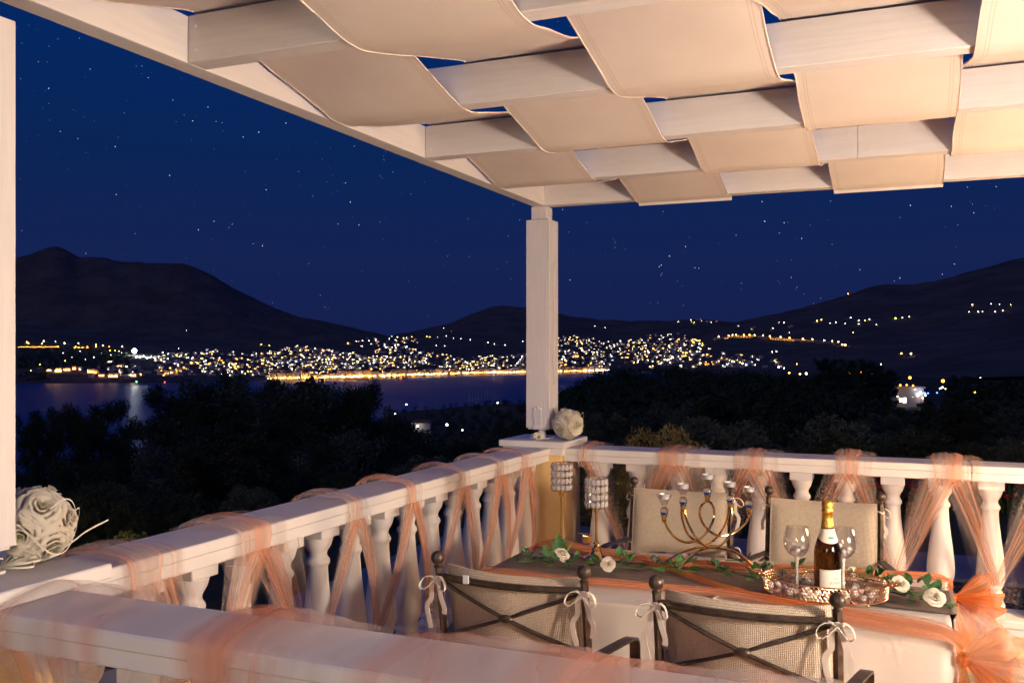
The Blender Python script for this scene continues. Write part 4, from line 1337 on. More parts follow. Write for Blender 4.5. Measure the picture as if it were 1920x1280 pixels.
def chair(loc, rz, label, tag_on_bar=False):
    root = thing('dining_chair', loc, label, 'chair', 'iron armchairs round the dining table', rz)
    BASE[root.name] = np.zeros(3)
    # the pictured positions were taken at 1/.94 of the real distance
    root.location = (loc[0] * .94, loc[1] * .94, .094)
    root.scale = (.94, .94, .94)
    W = .237
    yb = lambda z: -.18 * (z - .92) if z > .42 else .09 + (.42 - z) * -.10
    iron = M['iron']
    bow_ = lambda x: -.046 * (1 - (x / W) ** 2)
    for s in (-1, 1):
        post = part('back_post', join(tube(smooth_path([(s * W, yb(z), z) for z in (-.1, .25, .42, .6, .8, .893)], 20), .0125, 4),
                                     lathe([(.0135, 0), (.0145, .004), (.010, .008), (.009, .012)], 12, (s * W, yb(.893), .890))), iron, root, smooth=True)
        part('finial', ball(.0215, (s * W, yb(.92), .921), 16, 12), iron, post, smooth='all')
        arm = smooth_path([(s * W, yb(.65), .650), (s * (W + .03), .17, .654), (s * (W + .055), .275, .655), (s * (W + .060), .318, .643), (s * (W + .060), .336, .60), (s * (W + .050), .350, .45), (s * (W + .012), .37, .43)], 30)
        part('arm', flatbar(arm, .034, .008, (1, 0, 0)), iron, root, smooth=True)
        part('front_leg', tube([(s * (W - .005), .455, -.1), (s * (W - .005), .45, .44)], .0115, 4), iron, root, smooth=True)
        part('side_rail', box(min(s * W - .01, s * W + .01), max(s * W - .01, s * W + .01), .09, .455, .415, .44), iron, root)
    part('front_rail', box(-W, W, .44, .46, .415, .44), iron, root)
    def bar(z0, z1, x0, x1, r, nm, off=0.0):
        P = [(x0 + (x1 - x0) * t, yb(z0 + (z1 - z0) * t) + bow_(x0 + (x1 - x0) * t) + off, z0 + (z1 - z0) * t) for t in np.linspace(0, 1, 15)]
        return part(nm, tube(P, r, 8), iron, root, smooth=True)
    tb = part('top_bar', join(flatbar([(x, yb(.868) + bow_(x), .868) for x in np.linspace(-W, W, 15)], .009, .013, (0, 1, 0)),
                              flatbar([(x, yb(.868) + bow_(x) - .004, .8575) for x in np.linspace(-W, W, 15)], .010, .004, (0, 1, 0))), iron, root, smooth=True)
    bar(.665, .665, -W, W, .008, 'lower_bar')
    bar(.855, .675, -W + .008, W - .008, .0062, 'cross_bar', -.003)
    bar(.675, .855, -W + .008, W - .008, .0062, 'cross_bar', .003)
    cy = yb(.765) + bow_(0)
    part('boss', join(ball(.016, (0, cy - .004, .765), 10, 6, (1.5, .7, .8))), iron, root, smooth=True)
    part('seat_frame', box(-W + .01, W - .01, .10, .44, .405, .430), iron, root)
    def pillow(cx, half_x, half_z, th, f):
        """closed cushion from two grids; f(x, z, t) -> point"""
        n, m = 18, 14
        gs = []
        for sgn in (1, -1):
            def fn(u, v, sgn=sgn):
                x, z = (u * 2 - 1), (v * 2 - 1)
                t = ((1 - abs(x) ** 3.2) * (1 - abs(z) ** 3.2)) ** .42
                pin = 1 - .05 * (1 - abs(x)) * abs(z) ** 4 * 1.0
                t = t * (1 + .08 * vnoise(x * 3 + 7 * sgn, 2) + .06 * vnoise(z * 4 + x, 4))
                return f(x * half_x, z * half_z * (1 - .07 * (1 - x * x)), sgn * th * t)
            g = grid(fn, n, m)
            gs.append((g[0], [q[::-1] if sgn > 0 else q for q in g[1]], g[2]))
        return join(*gs)
    bcush = part('back_cushion', pillow(0, .222, .152, .050, lambda x, z, t: (x, yb(.742 + z) + bow_(x) * .9 + .046 + t, .745 + z)), M['seatcloth'], root, smooth='all')
    edge = []
    for (x0, z0, x1, z1) in ((-.221, .148, .221, .148), (.221, .148, .221, -.148), (.221, -.148, -.221, -.148), (-.221, -.148, -.221, .148)):
        for t in np.linspace(0, 1, 13)[:-1]:
            x, z = x0 + (x1 - x0) * t, z0 + (z1 - z0) * t
            edge.append((x, yb(.742 + z) + bow_(x) * .9 + .046, .745 + z * (1 - .07 * (1 - (x / .222) ** 2))))
    part('piping', tube(edge, .0042, 6, True), M['seatcloth'], bcush, smooth=True)
    part('seat_cushion', pillow(0, .225, .20, .032, lambda x, z, t: (x, .285 + z, .462 + t)), M['seatcloth'], root, smooth='all')
    rr = random.Random(hash(label) % 1000 if False else len(label))
    for s in (-1, 1):
        for z in (.855, .635):
            c = np.array([s * W, yb(z) - .016, z])
            b = part('tie_bow', join(ball(.0125, c, 10, 6, (1.2, .8, 1)), tube([c + (0.013 * math.cos(t), .016 + .015 * math.sin(t), .004 * math.sin(t * 2)) for t in np.linspace(0, 6.283, 13)[:-1]], .004, 5, True)), M['cotton'], root, smooth=True)
            up = 1 if z > .8 else .45
            for q in (-1, 1):
                w = rr.uniform(.8, 1.2)
                L = [c, c + (q * .016 * w, -.008, .012 * up), c + (q * .036 * w, -.012, .002), c + (q * .044 * w, -.014, -.022), c + (q * .030 * w, -.014, -.030), c + (q * .010, -.010, -.008), c + (0, -.003, 0)]
                ribbon_path(L, .014, M['cotton'], b, 'tie_loop', (0, 1, 0))
                L = [c, c + (q * .012 * w, -.008, -.014), c + (q * .017 * w + .006, -.009, -.055 * up), c + (q * .030 * w + .004, -.006, -.085 * up), c + (q * .022 * w + .008, -.004, -.125 * up * w)]
                ribbon_path(L, .015, M['cotton'], b, 'tie_tail')
    if tag_on_bar:
        part('paper_tag', box(-.135, -.115, yb(.868) + bow_(.125) - .010, yb(.868) + bow_(.125) - .006, .858, .885, .001), M['wax'], root)
    return root
chair((-1.096, 2.553, 0), 0, 'near iron armchair with X back, nearer the left rail', True)
chair((-.400, 2.518, 0), 0, 'near iron armchair with X back, in front of the tray')
chair((-.994, 4.432, 0), math.pi, 'far armchair seen from the front behind the candelabra')
chair((-.342, 4.373, 0), math.pi, 'far armchair seen from the front behind the champagne bottle')

# ================================================================== LANDSCAPE
SEA_Z = -68.0
def px2k(px): return (px - 960) / 1744
def fbm2(x, y, seed=0, oct=5):
    """cheap value noise on arrays"""
    x = np.asarray(x, float); y = np.asarray(y, float)
    out = np.zeros(np.broadcast(x, y).shape); a, f, tot = 1.0, 1.0, 0.0
    def h(i, j):
        v = np.sin(i * 127.1 + j * 311.7 + seed * 74.7) * 43758.5453
        return v - np.floor(v)
    for _ in range(oct):
        X, Y = x * f, y * f
        i, j = np.floor(X), np.floor(Y)
        u, v = X - i, Y - j
        u = u * u * (3 - 2 * u); v = v * v * (3 - 2 * v)
        out = out + a * ((h(i, j) * (1 - u) + h(i + 1, j) * u) * (1 - v) + (h(i, j + 1) * (1 - u) + h(i + 1, j + 1) * u) * v - .5)
        tot += a; a *= .5; f *= 2.03
    return out / tot * 2

def ground_mat(name, c1, c2, c3, s1, s2, bump, dist):
    b = N(name)
    tc = b.n('TexCoord')
    n1 = b.n('TexNoise', Vector=tc.outputs['Object'], Scale=s1, Detail=8.0, Roughness=.65)
    n2 = b.n('TexNoise', Vector=tc.outputs['Object'], Scale=s2, Detail=6.0, Roughness=.7)
    c = b.mix(b.ramp(n2.outputs['Fac'], [(.42, 0.0), (.62, 1.0)]), b.ramp(n1.outputs['Fac'], [(.35, c1), (.65, c2)]), c3)
    p = b.n('BsdfPrincipled', Base__Color=c, Roughness=.95)
    p.inputs['Specular IOR Level'].default_value = .1
    bp = b.n('Bump', Strength=bump, Distance=dist, Height=n1.outputs['Fac'])
    b.l(bp.outputs[0], p.inputs['Normal'])
    b.l(p.outputs[0], b.out.inputs[0])
    return b.m

# ---- near hillside: height by direction and distance
NEARC = {
    -500: [(0, -.34), (9.5, -.34), (14, -1.6), (20, -4.0), (45, -12), (100, -24), (250, -52), (330, -69), (420, -82), (2600, -90)],
    600: [(0, -.34), (9.5, -.34), (14, -1.5), (20, -3.8), (45, -11.5), (100, -24), (250, -52), (420, -69), (520, -82), (2600, -90)],
    750: [(0, -.34), (10.5, -.34), (15, -1.4), (22, -3.6), (45, -10), (100, -22), (300, -46), (700, -60), (1060, -67), (1090, -69), (1200, -82), (2600, -90)],
    860: [(0, -.34), (11, -.34), (15, -1.3), (22, -3.2), (45, -9), (100, -19), (300, -42), (700, -57), (1130, -67), (1165, -69), (1270, -82), (2600, -90)],
    940: [(0, -.34), (11, -.34), (15, -1.2), (22, -3.0), (45, -8.5), (100, -16), (300, -35), (620, -48), (1000, -56), (1250, -69), (1350, -82), (2600, -90)],
    1040: [(0, -.34), (11, -.34), (15, -1.1), (22, -2.6), (45, -7), (100, -12), (300, -20), (600, -26), (900, -52), (1250, -69), (1350, -82), (2600, -90)],
    1130: [(0, -.34), (11, -.34), (15, -1.0), (22, -2.2), (45, -6), (100, -9), (280, -9.5), (420, -15), (800, -50), (1200, -69), (1400, -82), (2600, -90)],
    1250: [(0, -.34), (11, -.34), (15, -.9), (22, -2.0), (45, -5.5), (100, -7.5), (270, -6.8), (420, -14), (800, -45), (1200, -66), (1600, -70), (2600, -90)],
    1480: [(0, -.34), (11, -.34), (15, -.9), (22, -1.8), (45, -5), (100, -7.5), (270, -10.0), (420, -17), (800, -30), (1200, -36), (1600, -40), (2600, -60)],
    1700: [(0, -.34), (12, -.34), (16, -.8), (24, -1.6), (45, -4.5), (100, -8), (270, -17.0), (335, -19.5), (420, -22), (800, -20), (1200, -10), (1600, -20), (2600, -60)],
    2500: [(0, -.34), (12, -.34), (16, -.8), (24, -1.6), (45, -4.5), (100, -8), (270, -14), (420, -19), (800, -15), (1200, 5), (1600, -10), (2600, -60)],
}
_keys = sorted(NEARC)
def near_z(px, d):
    px = np.asarray(px, float); d = np.asarray(d, float)
    Z = np.array([np.interp(np.log1p(d), np.log1p([q[0] for q in NEARC[k]]), [q[1] for q in NEARC[k]]) for k in _keys])
    out = np.zeros_like(d)
    flatp, flatd = px.ravel(), d.ravel()
    Zf = Z.reshape(len(_keys), -1)
    o = out.ravel()
    for i in range(len(flatp)):
        o[i] = np.interp(flatp[i], _keys, Zf[:, i])
    return o.reshape(d.shape)
def near_height(px, d):
    z = near_z(px, d)
    rough = np.clip((d - 12) / 40, 0, 1)
    k = (np.asarray(px) - 960) / 1744
    X, Y = d * (F_[0] + k * Rt_[0]), d * (F_[1] + k * Rt_[1])
    return z + rough * fbm2(X / 30, Y / 30, 3) * np.clip(d / 60, .2, 2.2)

pxs = np.linspace(-900, 2900, 120)
ds = np.r_[0.0, 4.0, np.geomspace(6, 2600, 90)]
PXg, Dg = np.meshgrid(pxs, ds)
Zg = near_height(PXg, Dg)
kg = (PXg - 960) / 1744
Vn = np.stack([Dg * (F_[0] + kg * Rt_[0]), Dg * (F_[1] + kg * Rt_[1]), Zg], -1)
Vn[0, :, :2] = np.stack([(-F_[0] * 30 + (kg[0] * 30) * Rt_[0]), (-F_[1] * 30 + (kg[0] * 30) * Rt_[1])], -1)
nr_, nc_ = PXg.shape
idx = np.arange(nr_ * nc_).reshape(nr_, nc_)
Fn = np.stack([idx[:-1, :-1], idx[:-1, 1:], idx[1:, 1:], idx[1:, :-1]], -1).reshape(-1, 4)
scrub = ground_mat('dry_scrub_ground', (.030, .034, .018), (.060, .055, .030), (.085, .070, .045), .35, .08, .6, .3)
o = obj('hillside', mesh('hillside', Vn.reshape(-1, 3), Fn, scrub, smooth='all'))
o['kind'] = 'structure'

# gravel yard and paved path round the terrace
def slab(name, pts, z, mat):
    V = [(x, y, z) for x, y in pts] + [(x, y, z - .04) for x, y in pts]
    n = len(pts)
    F = [tuple(range(n))] + [(i, i + n, (i + 1) % n + n, (i + 1) % n) for i in range(n)]
    o = obj(name, mesh(name, V, F, mat)); o['kind'] = 'structure'
    return o
gravel = ground_mat('dark_gravel', (.035, .034, .038), (.11, .105, .11), (.06, .055, .055), 22.0, 2.0, 1.0, .05)
slab('gravel_yard', [(-3.3, -2), (-2.35, -2), (-2.35, 5.5), (4.5, 5.5), (4.5, 8.4), (-3.3, 8.4)], -.325, gravel)
paving = plain('grey_paving', (.20, .20, .22), .8, var=.15, scale=2, bump=.3, bscale=20, var2=.2, sc2=1.2)
pr = bpy.data.objects.new('garden_path', None); link(pr); pr['kind'] = 'structure'
BASE['garden_path'] = np.zeros(3)
k = 0
for i in range(12):
    y = -1.6 + i * .98
    part('paving_slab', box(-4.3, -3.32, y + .01, y + .97, -.36, -.300 - .004 * (i % 3), .006), paving, pr)
for i in range(10):
    x = -3.30 + i * .98
    part('paving_slab', box(x + .01, x + .97, 8.42, 9.40, -.36, -.300 - .004 * (i % 3), .006), paving, pr)
# loose stones on the gravel
def stones(n, seed):
    r = np.random.default_rng(seed)
    O = np.array([(1, 0, 0), (-1, 0, 0), (0, 1, 0), (0, -1, 0), (0, 0, 1), (0, 0, -1)], float)
    T = np.array([(0, 2, 4), (2, 1, 4), (1, 3, 4), (3, 0, 4), (2, 0, 5), (1, 2, 5), (3, 1, 5), (0, 3, 5)])
    P = np.stack([r.uniform(-3.2, 3.5, n), r.uniform(5.5, 8.3, n), np.full(n, -.318)], 1)
    S = r.uniform(.006, .022, (n, 1)) * r.uniform(.6, 1.2, (n, 3))
    V = (O[None] * S[:, None] + r.normal(0, .002, (n, 6, 3)) + P[:, None]).reshape(-1, 3)
    F = (T[None] + (np.arange(n) * 6)[:, None, None]).reshape(-1, 3)
    return V, F
V, F = stones(9000, 5)
o = obj('gravel', mesh('gravel', V, F, plain('gravel_stone', (.12, .115, .12), .9, var=.5, scale=4))); o['kind'] = 'stuff'

# ---- sea
def sea_mat():
    b = N('night_sea')
    tc = b.n('TexCoord')
    mp = b.n('Mapping', Vector=tc.outputs['Object'], Scale=(1, 1, 1))
    n1 = b.n('TexNoise', Vector=mp.outputs[0], Scale=.09, Detail=7.0, Roughness=.65)
    p = b.n('BsdfPrincipled', Base__Color=(.026, .062, .20, 1), Roughness=.31, IOR=1.2)
    bp = b.n('Bump', Strength=.16, Distance=1.5, Height=n1.outputs['Fac'])
    b.l(bp.outputs[0], p.inputs['Normal'])
    b.l(p.outputs[0], b.out.inputs[0])
    return b.m
sx, sd = np.linspace(-1800, 3600, 40), np.geomspace(60, 14000, 40)
PX2, D2 = np.meshgrid(sx, sd)
k2 = (PX2 - 960) / 1744
Vs = np.stack([D2 * (F_[0] + k2 * Rt_[0]), D2 * (F_[1] + k2 * Rt_[1]), np.full_like(D2, SEA_Z)], -1)
idx = np.arange(1600).reshape(40, 40)
Fs = np.stack([idx[:-1, :-1], idx[:-1, 1:], idx[1:, 1:], idx[1:, :-1]], -1).reshape(-1, 4)
o = obj('sea', mesh('sea', Vs.reshape(-1, 3), Fs, sea_mat(), smooth='all')); o['kind'] = 'structure'

# ---- far shore and mountains: stations (distance, row) per direction
def interp_cols(cols, px):
    ks = sorted(cols)
    px = np.asarray(px, float)
    m = len(cols[ks[0]])
    D = np.stack([np.interp(px, ks, [cols[k][i][0] for k in ks]) for i in range(m)])
    Y = np.stack([np.interp(px, ks, [cols[k][i][1] for k in ks]) for i in range(m)])
    return D, Y
def row2z(d, y): return 1.56 + d * (657 - y) / 1744
RANGES = {}
hillmat = ground_mat('dark_mountain_scrub', (.075, .060, .052), (.105, .083, .070), (.135, .108, .088), .035, .006, .9, 9.0)
def hill_range(name, cols, ridge, rd, tail, npx, nd, rough, seed):
    """cols: stations from shore to the foot; ridge: skyline rows; rd: skyline distance per column"""
    ks = np.linspace(min(cols), max(cols), npx)
    D, Y = interp_cols(cols, ks)
    rx, ry = zip(*ridge)
    RYv = np.interp(ks, rx, ry)
    dx, dd = zip(*rd)
    RD = np.interp(ks, dx, dd)
    Dst = np.vstack([D, RD, RD * 1.25, RD * 1.6])
    Zst = np.vstack([row2z(D, Y), row2z(RD, RYv), row2z(RD, RYv) - RD * .06, np.full(npx, SEA_Z - 10)])
    ts = np.linspace(0, 1, nd)
    m = len(Dst)
    # smooth along distance with monotone-ish interpolation
    par = np.linspace(0, 1, m)
    V = np.zeros((nd, npx, 3))
    lat = np.zeros((nd, npx))
    for c in range(npx):
        d = np.interp(ts, par, Dst[:, c])
        z = np.interp(d, Dst[:, c], Zst[:, c])
        k = px2k(ks[c])
        V[:, c, 0] = d * (F_[0] + k * Rt_[0]); V[:, c, 1] = d * (F_[1] + k * Rt_[1]); V[:, c, 2] = z
        rise = (z - Zst[0, c]) / max(30.0, Zst[:, c].max() - Zst[0, c])
        lat[:, c] = np.clip(rise, 0, 1)
    nz = fbm2(V[..., 0] / 420, V[..., 1] / 420, seed, 6)
    gul = -np.abs(fbm2(V[..., 0] / 650, V[..., 1] / 650, seed + 9, 5))
    amp = np.minimum(lat * (1 - lat) * 4, 1)
    V[..., 2] += rough * (amp * (nz * .5 + gul * .8) + .10 * np.clip(lat, 0, 1) * fbm2(V[..., 0] / 60, V[..., 1] / 60, seed + 2, 4))
    idx = np.arange(nd * npx).reshape(nd, npx)
    F = np.stack([idx[:-1, :-1], idx[:-1, 1:], idx[1:, 1:], idx[1:, :-1]], -1).reshape(-1, 4)
    o = obj(name, mesh(name, V.reshape(-1, 3), F, hillmat, smooth='all'))
    o['kind'] = 'structure'
    RANGES[name] = (ks, V, Dst, Zst)
    return o
def shore_d(px): 
    y = np.interp(px, [-400, 250, 500, 700, 900, 1050, 1135, 1700], [721, 718, 714, 709, 702, 699.5, 697, 692])
    return (1.56 - SEA_Z) * 1744 / (y - 657), y
def cst(px, *st):
    d, y = shore_d(px)
    return [(d, y + 1.5), (d + 6, y - 1.2)] + [(d + a, b) for a, b in st]
hill_range('left_mountain', {-400: cst(-400, (300, 690), (800, 640), (1500, 600)), 40: cst(40, (250, 690), (700, 647), (1500, 600)), 260: cst(260, (300, 690), (700, 665), (1300, 628)),
                             420: cst(420, (300, 697), (800, 660), (1300, 632)), 600: cst(600, (300, 692), (800, 655), (1200, 642)), 760: cst(760, (300, 688), (700, 662), (1300, 640)), 820: cst(820, (300, 690), (700, 668), (1300, 655))},
           [(-400, 500), (-100, 486), (30, 481), (55, 476), (76, 468), (90, 462), (105, 460.5), (118, 464), (132, 471), (150, 481), (165, 480), (200, 482), (228, 489), (250, 489), (300, 492), (345, 492), (365, 499), (400, 516),
            (440, 540), (480, 561), (520, 579), (560, 592), (600, 601), (650, 610), (700, 622), (720, 627), (760, 636), (820, 650)],
           [(-400, 4600), (100, 4300), (400, 4100), (600, 4050), (820, 4300)], 0, 170, 60, 55, 1)
hill_range('middle_hill', {560: cst(560, (300, 692), (900, 655), (1800, 645)), 700: cst(700, (300, 688), (900, 655), (1800, 642)), 900: cst(900, (250, 684), (800, 660), (1800, 632)), 1000: cst(1000, (250, 681), (800, 655), (1800, 628)),
                           1150: cst(1150, (250, 680), (800, 655), (1800, 628)), 1300: cst(1300, (300, 675), (800, 640), (1800, 615)), 1480: cst(1480, (300, 675), (800, 640), (1800, 620))},
           [(560, 660), (640, 640), (730, 629), (770, 621), (800, 615), (850, 603), (880, 590), (905, 580), (920, 575), (940, 572), (960, 573), (985, 576), (1045, 585), (1070, 593), (1100, 595), (1130, 600), (1150, 598), (1180, 602), (1210, 600), (1260, 601), (1300, 598), (1340, 600), (1400, 606), (1480, 620)],
           [(560, 5200), (940, 5600), (1480, 5200)], 0, 150, 60, 45, 4)
hill_range('right_mountain', {1240: [(2300, 690), (2500, 672), (2900, 655), (3300, 648)], 1340: [(1900, 705), (2300, 670), (2800, 640), (3200, 628)], 1480: [(1500, 705), (2200, 672), (2800, 640), (3200, 620)], 1600: [(1300, 705), (2000, 672), (2700, 642), (3100, 610)],
                              1750: [(1300, 705), (1900, 660), (2600, 622), (3100, 590)], 1920: [(1300, 700), (1900, 650), (2600, 600), (3100, 570)], 2400: [(1300, 690), (1900, 600), (2600, 540), (3100, 500)]},
           [(1240, 655), (1320, 628), (1370, 606), (1400, 600), (1440, 591), (1470, 585), (1500, 577), (1530, 570), (1560, 561), (1600, 549), (1630, 538), (1660, 533), (1690, 535), (1710, 534), (1740, 529), (1770, 522), (1820, 509), (1870, 496), (1920, 482), (2100, 440), (2400, 400)],
           [(1240, 3700), (1500, 4000), (2400, 4200)], 0, 150, 55, 55, 7)
hill_range('wooded_ridge', {1560: [(900, 712), (960, 706), (1000, 702)], 1660: [(760, 712), (860, 700), (930, 690)], 1760: [(700, 710), (820, 690), (900, 675)], 1920: [(650, 705), (800, 675), (900, 650)], 2400: [(600, 700), (800, 650), (900, 600)]},
           [(1560, 702), (1610, 692), (1660, 674), (1720, 662), (1760, 656), (1840, 643), (1920, 628), (2100, 590), (2400, 540)],
           [(1560, 1040), (1760, 1000), (2400, 980)], 0, 120, 40, 10, 12)

def far_point(px, py, names):
    """first place where the line of sight through (px, py) meets a range"""
    for nme in names:
        ks, V, Dst, Zst = RANGES[nme]
        if not (ks[0] <= px <= ks[-1]): continue
        c = int(round((px - ks[0]) / (ks[1] - ks[0])))
        col = V[:, c]
        d = col[:, :2] @ F_
        rows_ = 657 - (col[:, 2] - 1.56) / d * 1744
        best = 1e9
        for i in range(len(d) - 1):
            # highest so far
            if rows_[i] < best: best = rows_[i]
            if rows_[i + 1] <= py <= max(rows_[i], best) and rows_[i + 1] < best:
                t = (rows_[i] - py) / max(1e-6, rows_[i] - rows_[i + 1])
                dd = d[i] + (d[i + 1] - d[i]) * min(max(t, 0), 1)
                return at_depth(px, dd, z=float(np.interp(dd, d, col[:, 2])))
    return None
ORDER = ('wooded_ridge', 'right_mountain', 'left_mountain', 'middle_hill')

# ---- the town: houses and lights
def add_octa(c, r, Vl, Fl):
    n = len(Vl)
    for d in ((1, 0, 0), (-1, 0, 0), (0, 1, 0), (0, -1, 0), (0, 0, 1), (0, 0, -1)):
        Vl.append((c[0] + d[0] * r, c[1] + d[1] * r, c[2] + d[2] * r))
    for f in ((0, 2, 4), (2, 1, 4), (1, 3, 4), (3, 0, 4), (2, 0, 5), (1, 2, 5), (3, 1, 5), (0, 3, 5)):
        Fl.append(tuple(n + i for i in f))
LIGHTS = {k: ([], []) for k in ('amber', 'gold', 'warm', 'white', 'cool', 'yellow', 'green', 'red', 'blue')}
LM = {'amber': emit('sodium_lamp', (1.0, .36, .03), 48), 'gold': emit('gold_lamp', (1.0, .50, .09), 46), 'warm': emit('warm_lamp', (1.0, .80, .48), 22), 'white': emit('white_lamp', (1.0, .95, .82), 22),
      'cool': emit('cool_lamp', (.80, .93, 1.0), 26), 'yellow': emit('yellow_lamp', (1.0, .86, .12), 24), 'green': emit('green_lamp', (.1, 1.0, .2), 20), 'red': emit('red_lamp', (1.0, .08, .03), 20), 'blue': emit('blue_lamp', (.05, .12, 1.0), 14)}
def light(kind, p, r):
    add_octa(p, r, *LIGHTS[kind])
lr = random.Random(5)
def pick(w):
    t = lr.random() * sum(x for _, x in w)
    for k_, x in w:
        t -= x
        if t <= 0: return k_
    return w[-1][0]
MIX_T = (('white', 4), ('warm', 6), ('cool', 1.2), ('gold', 3.2), ('yellow', .6), ('amber', 1.2))

wallm = [plain('pale_house_wall', (.62, .56, .50), .85, var=.15, scale=.05), plain('cream_house_wall', (.64, .50, .36), .85, var=.15, scale=.05), plain('grey_house_wall', (.34, .32, .32), .85, var=.15, scale=.05)]
roofm = plain('tiled_roof', (.25, .11, .06), .9, var=.2, scale=.3)
def house_geo(c, w, dp, h, yaw, roof):
    g = box(-w / 2, w / 2, -dp / 2, dp / 2, -6, h, .05)
    out = [xf(xf(g, rotz(yaw)), None, c)]
    if roof:
        e = .6; rh = h + w * .16
        V = np.array([(-w / 2 - e, -dp / 2 - e, h), (w / 2 + e, -dp / 2 - e, h), (w / 2 + e, dp / 2 + e, h), (-w / 2 - e, dp / 2 + e, h), (-w * .28, 0, rh), (w * .28, 0, rh)])
        F = [(0, 1, 5, 4), (1, 2, 5), (2, 3, 4, 5), (3, 0, 4), (3, 2, 1, 0)]
        out.append(xf(xf((V, F), rotz(yaw)), None, c))
    return out
TOWN_W, TOWN_R = [], []
facing = math.atan2(F_[1], F_[0]) - math.pi / 2
def put_house(p, scale=1.0, lit=.55, stuff=True):
    w = lr.uniform(8, 14) * scale; dp = lr.uniform(8, 12) * scale; h = lr.choice((4.5, 7, 7, 9.5)) * scale
    yaw = facing + lr.uniform(-.5, .5)
    g = house_geo(p, w, dp, h, yaw, lr.random() < .7)
    TOWN_W.append(g[0])
    if len(g) > 1: TOWN_R.append(g[1])
    # lit windows and a door lamp on the side that faces the bay
    if lr.random() < lit:
        kind = pick(MIX_T)
        m = rotz(yaw)
        for _ in range(lr.choice((1, 1, 2, 3))):
            q = m @ np.array([lr.uniform(-w * .4, w * .4), -dp / 2 - .8, 0]) + p + (0, 0, lr.uniform(1.6, max(2, h - 1.2)))
            light(kind, q, lr.choice((.22, .28, .34, .34, .42, .5, .6, .8, 1.05)))
def cluster(poly, n, lit=.75, hs=1.0):
    xs = [p[0] for p in poly]; ys = [p[1] for p in poly]
    def inside(x, y):
        c = False
        for i in range(len(poly)):
            (x1, y1), (x2, y2) = poly[i], poly[i - 1]
            if (y1 > y) != (y2 > y) and x < (x2 - x1) * (y - y1) / (y2 - y1) + x1: c = not c
        return c
    k = 0; tries = 0
    while k < n and tries < n * 30:
        tries += 1
        x, y = lr.uniform(min(xs), max(xs)), lr.uniform(min(ys), max(ys))
        if not inside(x, y): continue
        p = far_point(x, y, ORDER)
        if p is None: continue
        put_house(p, hs * .82, lit); k += 1
cluster([(290, 668), (360, 662), (400, 655), (420, 662), (470, 664), (540, 652), (580, 650), (660, 662), (720, 676), (720, 694), (500, 705), (300, 706)], 560)
cluster([(560, 655), (600, 652), (640, 665), (700, 668), (780, 668), (780, 690), (560, 694)], 160)
cluster([(700, 655), (745, 648), (800, 660), (850, 668), (930, 668), (990, 664), (990, 690), (720, 690)], 300)
cluster([(1040, 640), (1100, 632), (1140, 640), (1220, 628), (1270, 624), (1310, 640), (1330, 655), (1300, 668), (1180, 688), (1040, 690)], 430)
cluster([(1045, 632), (1080, 628), (1100, 640), (1050, 650)], 30)
cluster([(1300, 655), (1400, 668), (1470, 676), (1480, 690), (1200, 692)], 75, .8)
cluster([(140, 690), (300, 680), (320, 704), (150, 708)], 45, .5)
cluster([(640, 645), (700, 632), (760, 630), (800, 640), (770, 650), (690, 652)], 34, .9)
cluster([(1265, 602), (1300, 598), (1350, 600), (1360, 606), (1275, 608)], 14, 1.0)
cluster([(1380, 612), (1480, 600), (1500, 618), (1420, 626)], 8, .5)
